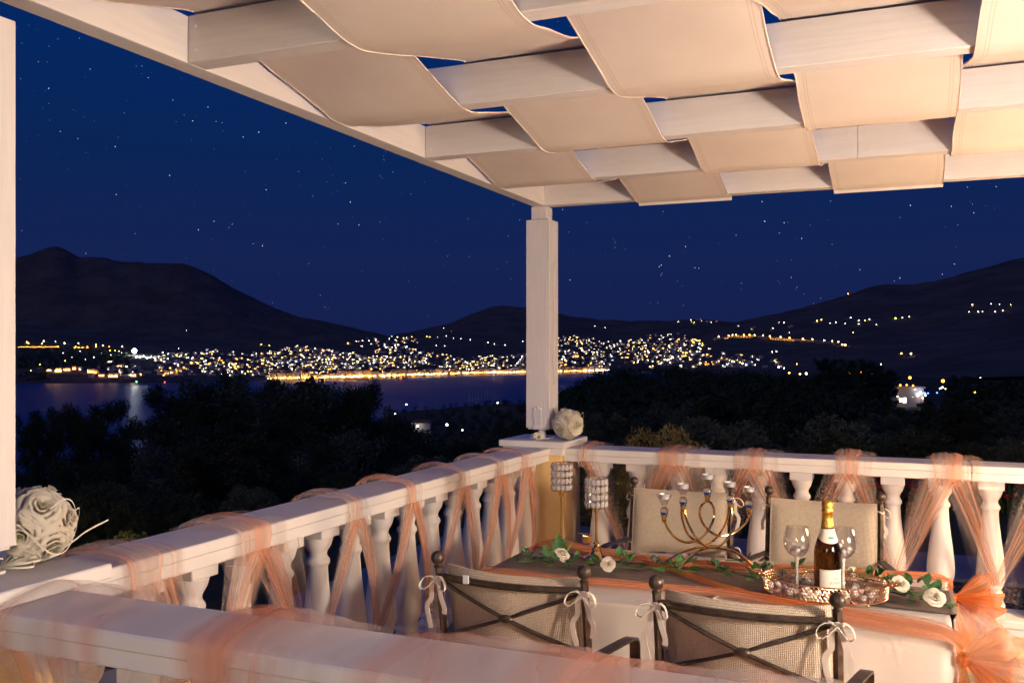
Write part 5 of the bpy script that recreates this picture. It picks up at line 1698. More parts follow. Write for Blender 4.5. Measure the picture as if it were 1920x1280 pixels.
# single lights on the slopes
for x, y, k_, r in ((490, 647, 'yellow', 1.6), (505, 649, 'yellow', 1.1), (668, 641, 'white', 1.2), (680, 640, 'white', 1.4), (692, 640, 'white', 1.2), (702, 636, 'white', 1.1), (730, 636, 'white', 1.2), (745, 633, 'warm', 1.6), (762, 634, 'warm', 1.3), (772, 632, 'gold', 1.3),
                  (800, 632, 'gold', 1.5), (806, 633, 'gold', 1.2), (820, 633, 'warm', 1.0), (837, 631, 'white', 1.5), (850, 635, 'white', 1.0), (864, 636, 'white', 1.1), (882, 638, 'white', 1.4), (801, 648, 'white', 1.3), (818, 649, 'white', 1.2), (834, 650, 'white', 1.0), (832, 616, 'white', 1.1), (847, 622, 'red', 1.0),
                  (915, 643, 'white', 1.4), (927, 646, 'white', 1.3), (947, 648, 'white', 1.3), (980, 641, 'white', 1.2), (1115, 612, 'white', 1.4), (1135, 615, 'white', 1.1), (1048, 635, 'warm', 1.2), (1590, 552, 'amber', 1.5),
                  (1470, 606, 'warm', 1.4), (1532, 603, 'gold', 1.6), (1540, 601, 'gold', 1.4), (1556, 607, 'white', 1.1), (1567, 606, 'white', 1.0), (1585, 608, 'white', 1.0), (1595, 597, 'white', 1.5), (1610, 602, 'warm', 1.5), (1610, 609, 'white', 1.2), (1622, 602, 'gold', 1.0), (1630, 600, 'white', 1.2), (1643, 610, 'white', .9),
                  (1679, 598, 'yellow', 2.0), (1692, 597, 'white', 1.2), (1705, 595, 'white', 1.3), (1817, 586, 'warm', 1.0), (1823, 573, 'gold', 1.4), (1834, 586, 'white', 1.5), (1866, 586, 'white', 1.4), (1880, 584, 'gold', 1.2), (1842, 586, 'warm', .9), (1858, 571, 'white', .8), (1874, 572, 'white', .9), (1895, 573, 'gold', .9),
                  (1600, 625, 'gold', .9), (1480, 625, 'warm', .8), (1690, 665, 'gold', 1.3), (1708, 668, 'warm', .9), (1448, 662, 'white', 1.2), (1456, 661, 'white', 1.2), (1494, 685, 'amber', .9),
                  (335, 655, 'cool', .8), (350, 621, 'cool', .7), (82, 641, 'white', 1.6), (104, 642, 'cool', 1.0), (121, 645, 'warm', 1.8), (147, 645, 'white', 1.5), (180, 648, 'gold', 1.6), (193, 649, 'gold', 1.8), (229, 651, 'warm', 1.5), (50, 643, 'gold', 1.5), (53, 645, 'gold', 1.3), (79, 646, 'gold', 1.2)):
    p = far_point(x, y, ORDER)
    if p is not None: light(k_, p + (0, 0, 3.0), r)

# ---- waterfront: a row of houses with sodium lamps before them
WATERFRONT = []
def front_house(px, back, w, h, lab):
    d, y = shore_d(px)
    p = at_depth(px, d + back, z=SEA_Z + 1.6)
    yaw = facing + lr.uniform(-.06, .06)
    root = thing('waterfront_house', tuple(p), lab, 'house', 'houses along the lit waterfront', yaw)
    wall, roof = house_geo(np.zeros(3), w, 10.0, h, 0.0, lr.random() < .8), None
    obj('wall', mesh('wall', *wall[0], wallm[lr.randrange(2)]), root)
    if len(wall) > 1: obj('roof', mesh('roof', *wall[1], roofm), root)
    if lr.random() < .8:
        n = max(1, int(w / 4.5))
        for j in range(n):
            if lr.random() < .5: continue
            x = -w / 2 + (j + .5) * w / n
            obj('window', mesh('window', *box(x - .7, x + .7, -5.12, -5.0, 3.4, 5.0, .02), LM['warm']), root)
px = 506.0
k = 0
while px < 1137:
    w = lr.uniform(13, 22)
    d, y = shore_d(px)
    wp = w * 1744 / d
    front_house(px + wp / 2, 15 + lr.uniform(-1, 3), w, lr.choice((11, 13, 15, 17, 19)), 'house with orange lit front on the long waterfront across the bay')
    px += wp * lr.uniform(1.0, 1.18)
px = 503.0
while px < 1137:
    d, y = shore_d(px)
    q = at_depth(px, d + 4.5, z=SEA_Z + 1.6 + lr.uniform(3.2, 5.5))
    bright = .75 + .5 * vnoise(px * .05, 9)
    light(lr.choice(('amber', 'amber', 'gold', 'gold', 'warm')), q, lr.uniform(.9, 1.5) * (1.15 if 640 < px < 830 else .95))
    px += lr.uniform(2.4, 5.0)
for back in (34, 60, 95):  # lamp rows further back, added to thicken the waterfront glow
    px = 504.0
    while px < 1136:
        d, y = shore_d(px)
        q = far_point(px, y - 3.2 - back * .055 + lr.uniform(-1, 1), ORDER)
        if q is not None:
            if lr.random() < .55: put_house(q, 1.0, .3)
            light(lr.choice(('amber', 'amber', 'gold', 'warm')), q + (0, 0, lr.uniform(4, 9)), lr.uniform(.6, 1.25) * (1.0 if back < 90 else .7) * (1.0 if px < 880 else .75))
        px += lr.uniform(3.5, 8.0) * (1 + back / 90)
for px, k_, r in ((935, 'cool', 2.6), (926, 'white', 2.0), (1105, 'white', 3.0), (1112, 'white', 3.4), (1120, 'warm', 2.6), (1098, 'gold', 2.4), (1128, 'warm', 1.8), (664, 'gold', 2.4), (572, 'gold', 2.4)):
    d, y = shore_d(px)
    light(k_, at_depth(px, d + 8, z=SEA_Z + 6), r)
# floodlit church on the right slope
def church(px, py):
    p = far_point(px, py, ORDER)
    root = thing('church', tuple(p), 'bright floodlit church among the houses right of the post', 'church', None, facing)
    obj('nave', mesh('nave', *box(-11, 11, -7, 7, -6, 10, .1), wallm[1]), root)
    obj('roof', mesh('roof', *house_geo(np.zeros(3), 22, 14, 10.01, 0, True)[1], roofm), root)
    obj('bell_tower', mesh('bell_tower', *join(box(-15, -10.9, -7, -3, -6, 17, .1), lathe([(2.6, 17), (2.4, 18.6), (1.4, 20), (.1, 20.6)], 10, (-13, -5, 0))), wallm[0], smooth=True), root)
    obj('dome', mesh('dome', *ball(4.2, (2, 0, 12), 14, 8), roofm, smooth='all'), root)
    m = rotz(facing)
    for x in (-13, -6, 2, 9):
        light('gold', p + m @ np.array([x, -11.5, 1.5]), 1.25)
church(1078, 669)
# ---- breakwater with its lamps
def breakwater():
    root = thing('breakwater', tuple(at_depth(700, 1990, z=SEA_Z)), 'low stone breakwater with a row of lamps before the town', 'breakwater')
    P = [at_depth(x, 69.56 * 1744 / (711.2 - 657), z=SEA_Z + .6) for x in np.linspace(630, 752, 12)]
    part('mole', flatbar(P, 7, 2.2, (F_[0], F_[1], 0)), wallm[2], root)
    for x in (641, 667, 692, 717, 740):
        c = at_depth(x, 69.56 * 1744 / (711.2 - 657), z=SEA_Z + 1.7)
        lp = part('lamp_post', tube([c, c + (0, 0, 5.4)], .12, 6), M['iron'], root)
        part('lamp_head', ball(1.0, c + (0, 0, 5.4), 8, 6), LM['gold'], lp)
    c = at_depth(752, 69.56 * 1744 / (711.2 - 657), z=SEA_Z + 1.7)
    part('beacon', join(tube([c, c + (0, 0, 6)], .3, 8), ball(.8, c + (0, 0, 6), 8, 6)), LM['red'], root)
breakwater()
# ---- left headland: orange lit houses, floodlight
for i, (px, py, w, h, lab) in enumerate(((112, 697, 14, 9, 'brightest orange lit house on the left headland'), (128, 695, 16, 8, 'wide orange lit house next to the brightest one'), (140, 693, 12, 8, 'orange lit house at the right end of the upper headland row'),
                                  (95, 696, 8, 5, 'small orange lit house at the left end of the headland'), (172, 699, 14, 9, 'orange lit house behind lit trees on the headland'), (182, 700, 10, 8, 'narrow orange lit house on the headland'), (214, 707, 22, 9, 'broad yellow lit house down by the water'),
                                  (194, 706, 9, 6, 'small orange lit house by the water'), (252, 706, 12, 8, 'yellow lit house by the green harbour light'), (318, 701, 22, 8, 'long red orange lit house left of the trees'), (338, 700, 12, 9, 'red orange lit house nearer the trees'),
                                  (226, 688, 14, 7, 'dim house with white windows above the headland'), (208, 680, 12, 6, 'warm lit house up the slope of the headland'))):
    p = far_point(px, py, ORDER)
    root = thing('headland_house', tuple(p), lab, 'house', 'houses on the left headland', facing + lr.uniform(-.1, .1))
    g = house_geo(np.zeros(3), w, 9.0, h, 0, i % 3 != 0)
    obj('wall', mesh('wall', *g[0], wallm[i % 2]), root)
    if len(g) > 1: obj('roof', mesh('roof', *g[1], roofm), root)
    for j in range(2):
        x = (-.22 + .44 * j) * w
        obj('window', mesh('window', *box(x - .7, x + .7, -4.62, -4.5, 2.0, 3.6, .02), LM['warm']), root)
    m = rotz(facing)
    for j in range(3 if w > 10 else 2):
        q = p + m @ np.array([(j - .8) * w * .38, -10.5, 2.6])
        light('amber' if px > 240 or i not in (0, 6) else 'gold', q, (1.15 if i not in (0,) else 1.9) if i < 11 else .5)
for x0, x1, y in ((40, 108, 650.5), (142, 164, 651), (180, 205, 651), (206, 216, 658)):
    for x in np.linspace(x0, x1, max(2, int((x1 - x0) / 9))):
        p = far_point(x, y, ORDER)
        if p is not None: light('amber', p + (0, 0, 2.0), 1.15)
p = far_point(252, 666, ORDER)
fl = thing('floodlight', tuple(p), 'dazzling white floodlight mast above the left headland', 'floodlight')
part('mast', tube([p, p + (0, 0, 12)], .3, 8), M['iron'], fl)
part('lamp_head', ball(6.5, p + (0, 0, 13), 12, 8), emit('floodlight_glow', (.86, .96, 1.0), 60), fl)  # ball swollen far beyond a lamp head to stand for its glare
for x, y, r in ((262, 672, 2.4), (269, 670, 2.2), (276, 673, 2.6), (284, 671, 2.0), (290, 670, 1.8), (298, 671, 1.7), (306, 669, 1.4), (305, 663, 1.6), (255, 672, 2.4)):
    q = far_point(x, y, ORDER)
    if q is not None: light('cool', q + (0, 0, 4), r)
# white wall added beside the mast for the floodlight's glare, lit road wall and the wood between them
q = far_point(284, 671, ORDER)
st_ = thing('glare_wall', tuple(q), 'long white wall added right of the dazzling floodlight to thicken its glare', 'stand', None, facing)
obj('wall', mesh('wall', *box(-42, 42, -3, 3, -8, 4.0, .1), wallm[0]), st_)
obj('roof', mesh('roof', *box(-43, 43, -5, 3.5, 4.01, 4.6, .1), wallm[0]), st_)
for x in (-36, -24, -12, 0, 12, 24, 36):
    light('cool', q + rotz(facing) @ np.array([x, -11.0, 2.0 + 2 * math.sin(x)]), 1.15)  # emitters added to light the white wall
for x0, x1, y, lab in ((36, 112, 651, 'long amber lit road wall above the left headland wood'), (140, 166, 652, 'short amber lit wall above the headland wood')):
    pts = [far_point(x, y, ('left_mountain',)) for x in np.linspace(x0, x1, 9)]
    pts = [p for p in pts if p is not None]
    wl = thing('road_wall', tuple(pts[0]), lab, 'wall')
    part('masonry', flatbar(np.array(pts) + (0, 0, 1.0), 5.0, 1.0, (0, 0, 1)), wallm[1], wl)
    for p in smooth_path(pts, 24):
        light('amber', p - np.array([F_[0], F_[1], 0]) * 5.5 + (0, 0, .8), .5)  # emitters added in front so the wall reads as an amber line
def headland_wood(n, seed):
    r = np.random.default_rng(seed); Vs_, k = [], 0
    while k < n:
        x = r.uniform(34, 250); y = r.uniform(655, 692) if r.random() < .75 else r.uniform(700, 714)
        if y > 695 and x > 95: continue
        p = far_point(x, y, ('left_mountain',))
        k += 1
        if p is None: continue
        h = r.uniform(5, 10); m_ = 70
        u = r.normal(0, 1, (m_, 3)); u /= np.linalg.norm(u, axis=1)[:, None]; u *= r.random((m_, 1)) ** .4
        P = p + u * (h * .42, h * .42, h * .5) + (0, 0, h * .5)
        a_ = r.normal(0, 1, (m_, 3)); a_ /= np.linalg.norm(a_, axis=1)[:, None]
        b_ = np.cross(a_, r.normal(0, 1, (m_, 3))); b_ /= np.linalg.norm(b_, axis=1)[:, None]
        Vs_.append(np.stack([P - a_ * h * .12, P + b_ * h * .10, P + a_ * h * .12], 1).reshape(-1, 3))
    V = np.vstack(Vs_)
    return V, np.arange(len(V)).reshape(-1, 3)
V, F = headland_wood(620, 3)
o = obj('headland_woods', mesh('headland_woods', V, F, leafmat('headland_foliage', (.05, .09, .03), (.09, .13, .05), .2, .7))); o['kind'] = 'stuff'
for x, y, k_, r in ((118, 668, 'white', .8), (150, 664, 'cool', .8), (190, 668, 'green', .5), (176, 676, 'cool', .9), (208, 672, 'cool', .7), (223, 664, 'cool', .9), (228, 667, 'white', .7), (122, 683, 'yellow', .9), (75, 690, 'yellow', .8), (58, 702, 'yellow', .7), (160, 680, 'cool', .7), (135, 676, 'cool', .6)):
    q = far_point(x, y, ORDER)
    if q is not None: light(k_, q + (0, 0, 9), r)
d, y = shore_d(256)
light('green', at_depth(256, d - 2, z=SEA_Z + 3.2), 1.5)
light('red', at_depth(309, d - 2, z=SEA_Z + 2.2), 1.1)

# ---- lit road with street lamps on the right slope
ROADPX = [(1338, 637), (1366, 633.5), (1380, 632), (1415, 632.5), (1443, 635), (1480, 638), (1523, 641), (1560, 644.5), (1585, 648)]
RP = [far_point(x, y, ('right_mountain',)) for x, y in ROADPX]
RP = [p for p in RP if p is not None]
road = smooth_path(RP, 60)
o = obj('hillside_road', mesh('hillside_road', *flatbar(road + (0, 0, 1.2), 9, 1.0, (F_[0], F_[1], 0)), plain('pale_road', (.30, .27, .23), .9, var=.1, scale=.1))); o['kind'] = 'structure'
rw = thing('retaining_wall', tuple(RP[3]), 'long retaining wall lit orange beneath the row of street lamps', 'wall')
part('masonry', flatbar(road - np.array([F_[0], F_[1], 0]) * 5.2 + (0, 0, -1.2), 5.0, .8, (0, 0, 1)), wallm[1], rw)
part('bank', flatbar(road + np.array([F_[0], F_[1], 0]) * 6.5 + (0, 0, 3.6), 5.0, .8, (0, 0, 1)), wallm[1], rw)
ORD = ('first second third fourth fifth sixth seventh eighth ninth tenth eleventh twelfth thirteenth fourteenth fifteenth sixteenth').split()
LAMPX = [1347, 1367, 1373, 1381, 1392, 1403, 1416, 1430, 1444, 1461, 1480, 1502, 1523, 1543, 1558, 1572]
def street_lamp(p, r, head, label, group, h=6.5):
    root = thing('street_lamp', tuple(p), label, 'street lamp', group)
    q = np.array(p) + (0, 0, h)
    part('post', tube([p, q], .10, 6), M['iron'], root)
    part('lamp_head', ball(r, q + (0, 0, 0), 8, 6), head, root)
    return root
rx = np.array([960 + 1744 * (q[:2] @ Rt_) / (q[:2] @ F_) for q in road])
for x in LAMPX:
    i = int(np.argmin(abs(rx - x)))
    street_lamp(road[i] + (0, 0, 1.6) - np.array([F_[0], F_[1], 0]) * 2.0, 1.25, LM['gold'], f'{ORD[LAMPX.index(x)]} street lamp from the left in the golden row along the hillside road', 'street lamps along the hillside road')
    # pool of light on the road face
    pass
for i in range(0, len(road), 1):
    light('amber', road[i] - np.array([F_[0], F_[1], 0]) * 7.4 + (0, 0, -.6), .34)  # small emitters added along the wall foot to light it between lamps
q = road[-1] + (0, 0, 2)
light('gold', q, 2.6); light('gold', q + (-8, 2, 1), 1.8)

part('house_walls', join(*TOWN_W), wallm[0], None, kind='stuff').name = 'town_houses'
part('house_roofs', join(*TOWN_R), roofm, None, kind='stuff').name = 'town_roofs'
for k_, (Vl, Fl) in LIGHTS.items():
    if Vl:
        o = obj(k_ + '_town_lights', mesh(k_ + '_town_lights', Vl, Fl, LM[k_])); o['kind'] = 'stuff'

# ---- stars
STARS = [(108, 73, 1), (149, 72, 1.5), (169, 130, 2), (91, 166, 1.6), (278, 146, 1.7), (324, 188, 1.6), (390, 201, 1.6), (536, 231, 1.5), (485, 248, 1.7), (146, 260, 1.7), (216, 275, 1.7), (113, 247, 1.3), (648, 343, 1.7), (657, 379, 2.2), (499, 356, 1.5), (318, 329, 1.5),
         (218, 365, 1.3), (401, 415, 1.6), (372, 431, 1.5), (429, 427, 1.6), (436, 420, 1.4), (492, 461, 1.4), (673, 422, 1.4), (266, 124, 1.3), (72, 116, 1.2), (634, 420, 1), (560, 322, 1), (456, 257, 1.1), (405, 228, 1.2), (361, 227, 1.2), (41, 432, 1.1), (161, 475, 1.3),
         (1255, 480, 1.3), (1285, 462, 1.0), (1380, 441, 1.1), (1434, 415, 1.4), (1461, 437, 1.2), (1429, 378, 1.5), (1557, 377, 1.2), (1707, 385, 1.8), (1784, 387, 1.3), (1826, 399, 1.2), (1814, 351, 1.3), (1868, 350, 1.3), (1055, 393, 1.6), (1470, 418, 1.2), (1503, 447, 1.2), (1484, 520, 1.4), (1484, 487, 1.2), (1612, 506, 1.4), (1687, 521, 1.5), (1767, 514, 1.3), (1789, 495, 1.2), (1240, 497, 1.3), (1303, 502, 1.4), (1310, 503, 1.1), (1069, 525, 1.2), (1390, 531, 1.1), (1270, 527, 1.0), (1236, 500, 1.0)]
sr = random.Random(77)
for _ in range(4500):
    STARS.append((sr.uniform(-1200, 3100), sr.uniform(-1500, 600), sr.choice((.2, .22, .25, .3, .3, .4, .5, .7))))
SV = {0: ([], []), 1: ([], []), 2: ([], [])}
for x, y, s in STARS:
    p = at_depth(x, 40000, y)
    add_octa(p, 11.0 * math.sqrt(s) if s >= 1 else 8.5 * math.sqrt(s), *SV[sr.choice((0, 0, 1, 2))])
for i, (nme, c, e) in enumerate((('white_stars', (1, .97, .92), 3.0), ('blue_stars', (.70, .85, 1.0), 3.0), ('pale_stars', (.9, .95, 1.0), 1.6))):
    o = obj(nme, mesh(nme, *SV[i], emit(nme, c, e))); o['kind'] = 'stuff'

# ================================================================== VEGETATION
def leaf_quads(centers, n, spread, size, aspect, r, shell=0.0, flat=0.0):
    """many small leaf-sized faces about each centre"""
    C = np.repeat(np.asarray(centers, float), n, axis=0)
    m = len(C)
    off = r.normal(0, 1, (m, 3))
    off /= np.linalg.norm(off, axis=1)[:, None] + 1e-9
    rad = spread * (shell + (1 - shell) * r.random((m, 1)) ** .5)
    off = off * rad
    off[:, 2] *= (1 - flat)
    P = C + off
    a = r.normal(0, 1, (m, 3)) + off / (spread + 1e-9) * .9; a /= np.linalg.norm(a, axis=1)[:, None] + 1e-9
    b = np.cross(a, r.normal(0, 1, (m, 3))); b /= np.linalg.norm(b, axis=1)[:, None] + 1e-9
    L = size * r.uniform(.6, 1.3, (m, 1)); W = L * aspect
    V = np.stack([P - a * L * .5, P + b * W * .5, P + a * L * .5, P - b * W * .5], 1).reshape(-1, 3)
    F = np.arange(m * 4).reshape(-1, 4)
    return V, F
LM['amber_near'] = emit('sodium_lamp_near', (1.0, .36, .035), 9)
barkm = plain('dark_bark', (.085, .065, .048), .9, var=.3, scale=14, bump=.6, bscale=40)
LEAFM = {'pine': leafmat('pine_needles', (.030, .045, .018), (.060, .080, .030), .15, .7), 'olive': leafmat('olive_foliage', (.075, .090, .050), (.14, .15, .085), .2, .6),
         'oleander': leafmat('oleander_foliage', (.040, .050, .020), (.085, .092, .040), .2, .6), 'ivy': leafmat('yellow_green_ivy', (.16, .20, .02), (.30, .34, .05), .3, .45), 'gold': leafmat('golden_conifer', (.34, .25, .06), (.50, .38, .12), .2, .6)}

def tree_mesh(kind, seed, h, w, nb, per, lsize, aspect, leafs, trunk_h=.35, spread=.16):
    """returns (trunk mesh, crown mesh), base at the origin"""
    r = np.random.default_rng(seed); rr = random.Random(seed)
    limbs = []
    lean = np.array([rr.uniform(-.08, .08), rr.uniform(-.08, .08), 0]) * h
    tp = [np.zeros(3), lean * .3 + (0, 0, h * .3), lean * .7 + (rr.uniform(-.02, .02) * h, 0, h * .6), lean + (0, 0, h * .95)]
    TPath = smooth_path(tp, 14)
    gs = [tube(TPath, np.linspace(h * .026, h * .006, len(TPath)), 8)]
    ends = []
    for i in range(nb):
        t = trunk_h + (1 - trunk_h) * (i + rr.random()) / nb * .98
        base = poly_at(TPath, t)
        a = i * 2.4 + rr.uniform(-.5, .5)
        if kind == 'pine':
            reach = w * (.30 + .70 * math.sin(math.pi * min(1, (1 - t) * 1.15 + .12)) ** .8) * rr.uniform(.6, 1.1)
            rise = h * rr.uniform(.03, .16)
        else:
            reach = w * math.sqrt(max(.05, 1 - ((t - .62) / .48) ** 2)) * rr.uniform(.55, 1.05)
            rise = h * rr.uniform(.02, .14)
        e = base + np.array([math.cos(a) * reach, math.sin(a) * reach, rise])
        mid = (base + e) / 2 + np.array([0, 0, rr.uniform(-.02, .05) * h])
        B = smooth_path([base, mid, e], 8)
        gs.append(tube(B, np.linspace(h * .008, h * .0018, len(B)), 5))
        for q in (.45, .65, .82, 1.0):
            c = poly_at(B, q)
            ends.append(c + r.normal(0, w * .05, 3))
            if rr.random() < .6:
                tw = c + np.array([rr.uniform(-1, 1), rr.uniform(-1, 1), rr.uniform(-.2, .8)]) * w * .22
                gs.append(tube([c, tw], [h * .002, h * .0008], 4)); ends.append(tw)
    V, F = leaf_quads(ends, per, w * spread, lsize, aspect, r, 0.0, .15)
    return mesh('trunk', *join(*gs), barkm, smooth='all'), mesh('crown', V, F, LEAFM[leafs])
def bush_mesh(seed, w, h, n, lsize, aspect, leafs, lumps=26):
    r = np.random.default_rng(seed); rr = random.Random(seed)
    C, gs = [], []
    for i in range(lumps):
        z = 1 - (i + .5) / lumps * 1.05
        a = i * 2.4 + seed
        s = math.sqrt(max(0, 1 - z * z))
        k = rr.uniform(.72, 1.0)
        c = np.array([s * math.cos(a) * w * k, s * math.sin(a) * w * k, max(.05, (.12 + .80 * z * k)) * h])
        C.append(c)
        if i % 3 == 0: gs.append(tube(smooth_path([(c[0] * .12, c[1] * .12, 0), c * .5 + (0, 0, .06 * h), c * .92], 6), np.linspace(.022, .005, 7) * max(w, .4), 5))
    V, F = leaf_quads(C, n, w * .30, lsize, aspect, r, .25, .1)
    return mesh('stems', *join(*gs), barkm, smooth='all'), mesh('foliage', V, F, LEAFM[leafs])
PROTO = {
    'pine_a': tree_mesh('pine', 1, 9.0, 2.6, 30, 90, .34, .10, 'pine', .12), 'pine_b': tree_mesh('pine', 2, 9.0, 2.2, 32, 90, .32, .10, 'pine', .10), 'pine_c': tree_mesh('pine', 3, 9.0, 3.0, 30, 90, .34, .10, 'pine', .15),
    'broad_a': tree_mesh('broad', 4, 8.0, 3.2, 30, 100, .20, .45, 'olive', .22, .17), 'broad_b': tree_mesh('broad', 5, 8.0, 2.8, 28, 100, .20, .45, 'oleander', .2, .17),
    'bush_a': bush_mesh(1, 1.0, 1.6, 420, .10, .40, 'olive'), 'bush_b': bush_mesh(2, 1.0, 1.5, 420, .11, .35, 'oleander'), 'oleander': bush_mesh(3, .9, 1.8, 300, .13, .20, 'oleander', 30), 'golden': bush_mesh(6, 1.0, 1.5, 520, .08, .25, 'gold', 30), 'ivy': bush_mesh(8, .5, .5, 60, .055, .8, 'ivy', 20),
}
def plant(kind, px, d, top_py, label, cat='tree', group=None, wide=1.0, ground=None, lean=0.0):
    """stand a plant on the slope at distance d so that it reaches row top_py"""
    tm, cm = PROTO[kind]
    zg = float(near_height(np.array([float(px)]), np.array([float(d)]))[0]) - .05 if ground is None else ground
    p = at_depth(px, d, z=zg)
    ztop = 1.56 + d * (657 - top_py) / 1744
    H0 = max(v.co.z for v in cm.vertices)
    s = (ztop - zg) / H0
    bush = kind.startswith(('bush', 'ole', 'gold', 'ivy'))
    o = thing('bush' if bush else ('pine_tree' if kind.startswith('pine') else 'tree'), tuple(p), label, cat, group, random.uniform(0, 6.28))
    o.scale = (s * wide, s * wide, s)
    a = obj('stems' if bush else 'trunk', tm, o); b = obj('foliage' if bush else 'crown', cm, o)
    return o
GL = 'dark trees in the mass below the left rail'
for px, d, top, kind, wide, lab in (
        (75, 30, 770, 'pine_a', .75, 'leftmost thin dark pine standing before the bay'), (110, 26, 752, 'pine_b', .55, 'slim dark pine second from the left post'), (165, 30, 768, 'pine_c', .7, 'ragged dark pine third from the left post'), (215, 34, 740, 'pine_b', .65, 'spiky dark pine left of the silver water patch'),
        (262, 30, 785, 'pine_a', .9, 'low dark pine under the silver water patch'), (318, 38, 742, 'pine_c', .8, 'dark pine at the left shoulder of the tall tree mass'), (352, 36, 708, 'pine_b', .9, 'dark pine with open top just right of the silver patch'),
        (400, 34, 702, 'broad_a', .8, 'broad dark tree below the red orange houses'), (445, 40, 684, 'pine_a', .75, 'tallest dark pine in the left tree mass'), (478, 37, 688, 'pine_c', .6, 'dark pine close right of the tallest one'), (520, 36, 702, 'broad_b', .9, 'broad dark tree under the start of the golden waterfront'),
        (570, 34, 716, 'broad_a', .85, 'broad dark tree in the middle of the tree mass'), (620, 38, 700, 'broad_b', .75, 'airy dark tree with sky gaps below the breakwater'), (655, 36, 704, 'pine_c', .7, 'airy dark pine at the right edge of the tall mass'), (690, 42, 760, 'broad_a', .9, 'dark tree sloping down to the right of the tall mass'),
        (735, 48, 778, 'broad_b', .9, 'rounded dark tree below the harbour lamp'), (780, 52, 800, 'broad_a', 1.0, 'rounded dark tree before the valley lamps'), (840, 56, 812, 'broad_b', 1.1, 'low dark tree in the valley left of the post'), (905, 60, 815, 'broad_a', 1.1, 'low dark tree close left of the corner post'), (960, 62, 800, 'broad_b', 1.0, 'low dark tree half behind the corner post'),
        (300, 22, 830, 'broad_a', 1.0, 'near dark tree low in the left mass'), (430, 21, 800, 'broad_b', 1.1, 'near dark tree in the centre of the left mass'), (560, 22, 815, 'pine_c', 1.1, 'near dark pine low in the centre of the left mass'), (670, 26, 815, 'broad_a', 1.1, 'near dark tree low at the right of the left mass'), (140, 20, 850, 'broad_b', .9, 'near dark tree low behind the oleander'),
        (500, 30, 745, 'pine_b', 1.0, 'dark pine in the second row of the mass'), (390, 28, 750, 'pine_a', 1.0, 'dark pine below the broad tree in the second row'), (600, 29, 755, 'pine_a', 1.0, 'dark pine under the airy tree in the second row')):
    plant(kind, px, d, top, lab, 'tree', GL, wide)
plant('oleander', 190, 8.6, 895, 'faintly lit oleander bush beyond the near left rail', 'bush', None, 1.0, -.36)
plant('oleander', 120, 8.2, 930, 'dim oleander bush beside the large rose ball', 'bush', None, .9, -.36)
plant('bush_b', 330, 10.0, 925, 'dark round bush beyond the left rail near its tulle', 'bush', None, 1.2, -.40)
plant('bush_a', 470, 11.0, 905, 'dark bush beyond the left rail in the middle', 'bush', None, 1.3, -.45)
plant('bush_b', 640, 11.5, 880, 'dark bush beyond the left rail toward the corner', 'bush', None, 1.3, -.45)
plant('bush_a', 800, 12.5, 850, 'dark bush beyond the last balusters of the left rail', 'bush', None, 1.4, -.5)
plant('bush_b', 920, 13.0, 838, 'dark bush behind the corner pillar', 'bush', None, 1.2, -.5)
plant('ivy', 200, 3.75, 997, 'bright yellow green creeper just over the near left rail', 'plant', None, 1.0, .62)
plant('ivy', 255, 4.2, 992, 'smaller yellow green creeper just over the left rail', 'plant', None, .8, .62)
plant('golden', 1240, 9.6, 792, 'golden lit conifer bush behind the rail right of the rose ball', 'bush', None, .92, -.36)
plant('golden', 1160, 10.3, 830, 'golden lit shrub seen between the first balusters', 'bush', None, .8, -.36)
GR = 'round dark bushes behind the far rail'
for px, d, top, kind, wide, lab in ((1345, 15, 772, 'bush_a', 1.2, 'round dark bush right of the golden conifer'), (1440, 17, 790, 'bush_b', 1.2, 'round dark bush between two larger bushes'), (1585, 15, 772, 'bush_a', 1.3, 'largest round dark bush behind the far rail'), (1560, 12.5, 805, 'bush_b', 1.4, 'low grey green bush in front of the largest one'),
                               (1720, 14, 800, 'bush_b', 1.3, 'low dark bush behind the wide tulle wrap'), (1830, 13, 822, 'oleander', 1.1, 'loose dark bush at the right behind the rail'), (1905, 12.5, 812, 'bush_a', 1.0, 'faintly lit bush at the far right behind the rail'), (1480, 22, 770, 'broad_b', 1.1, 'low dark tree behind the row of round bushes'),
                               (1130, 20, 770, 'broad_a', 1.1, 'low dark tree right of the corner post'), (1080, 24, 760, 'broad_b', 1.0, 'low dark tree close right of the corner post'), (1270, 24, 752, 'broad_a', 1.1, 'low dark tree behind the golden conifer'), (1650, 24, 772, 'broad_a', 1.2, 'low dark tree below the white lit house'), (1800, 26, 750, 'broad_b', 1.2, 'low dark tree right of the white lit house'), (1900, 24, 760, 'broad_a', 1.2, 'low dark tree at the right edge')):
    plant(kind, px, d, top, lab, 'bush' if kind[0] == 'b' and kind[1] == 'u' or kind == 'oleander' else 'tree', GR, wide)
GP = 'dark trees on the near right skyline'
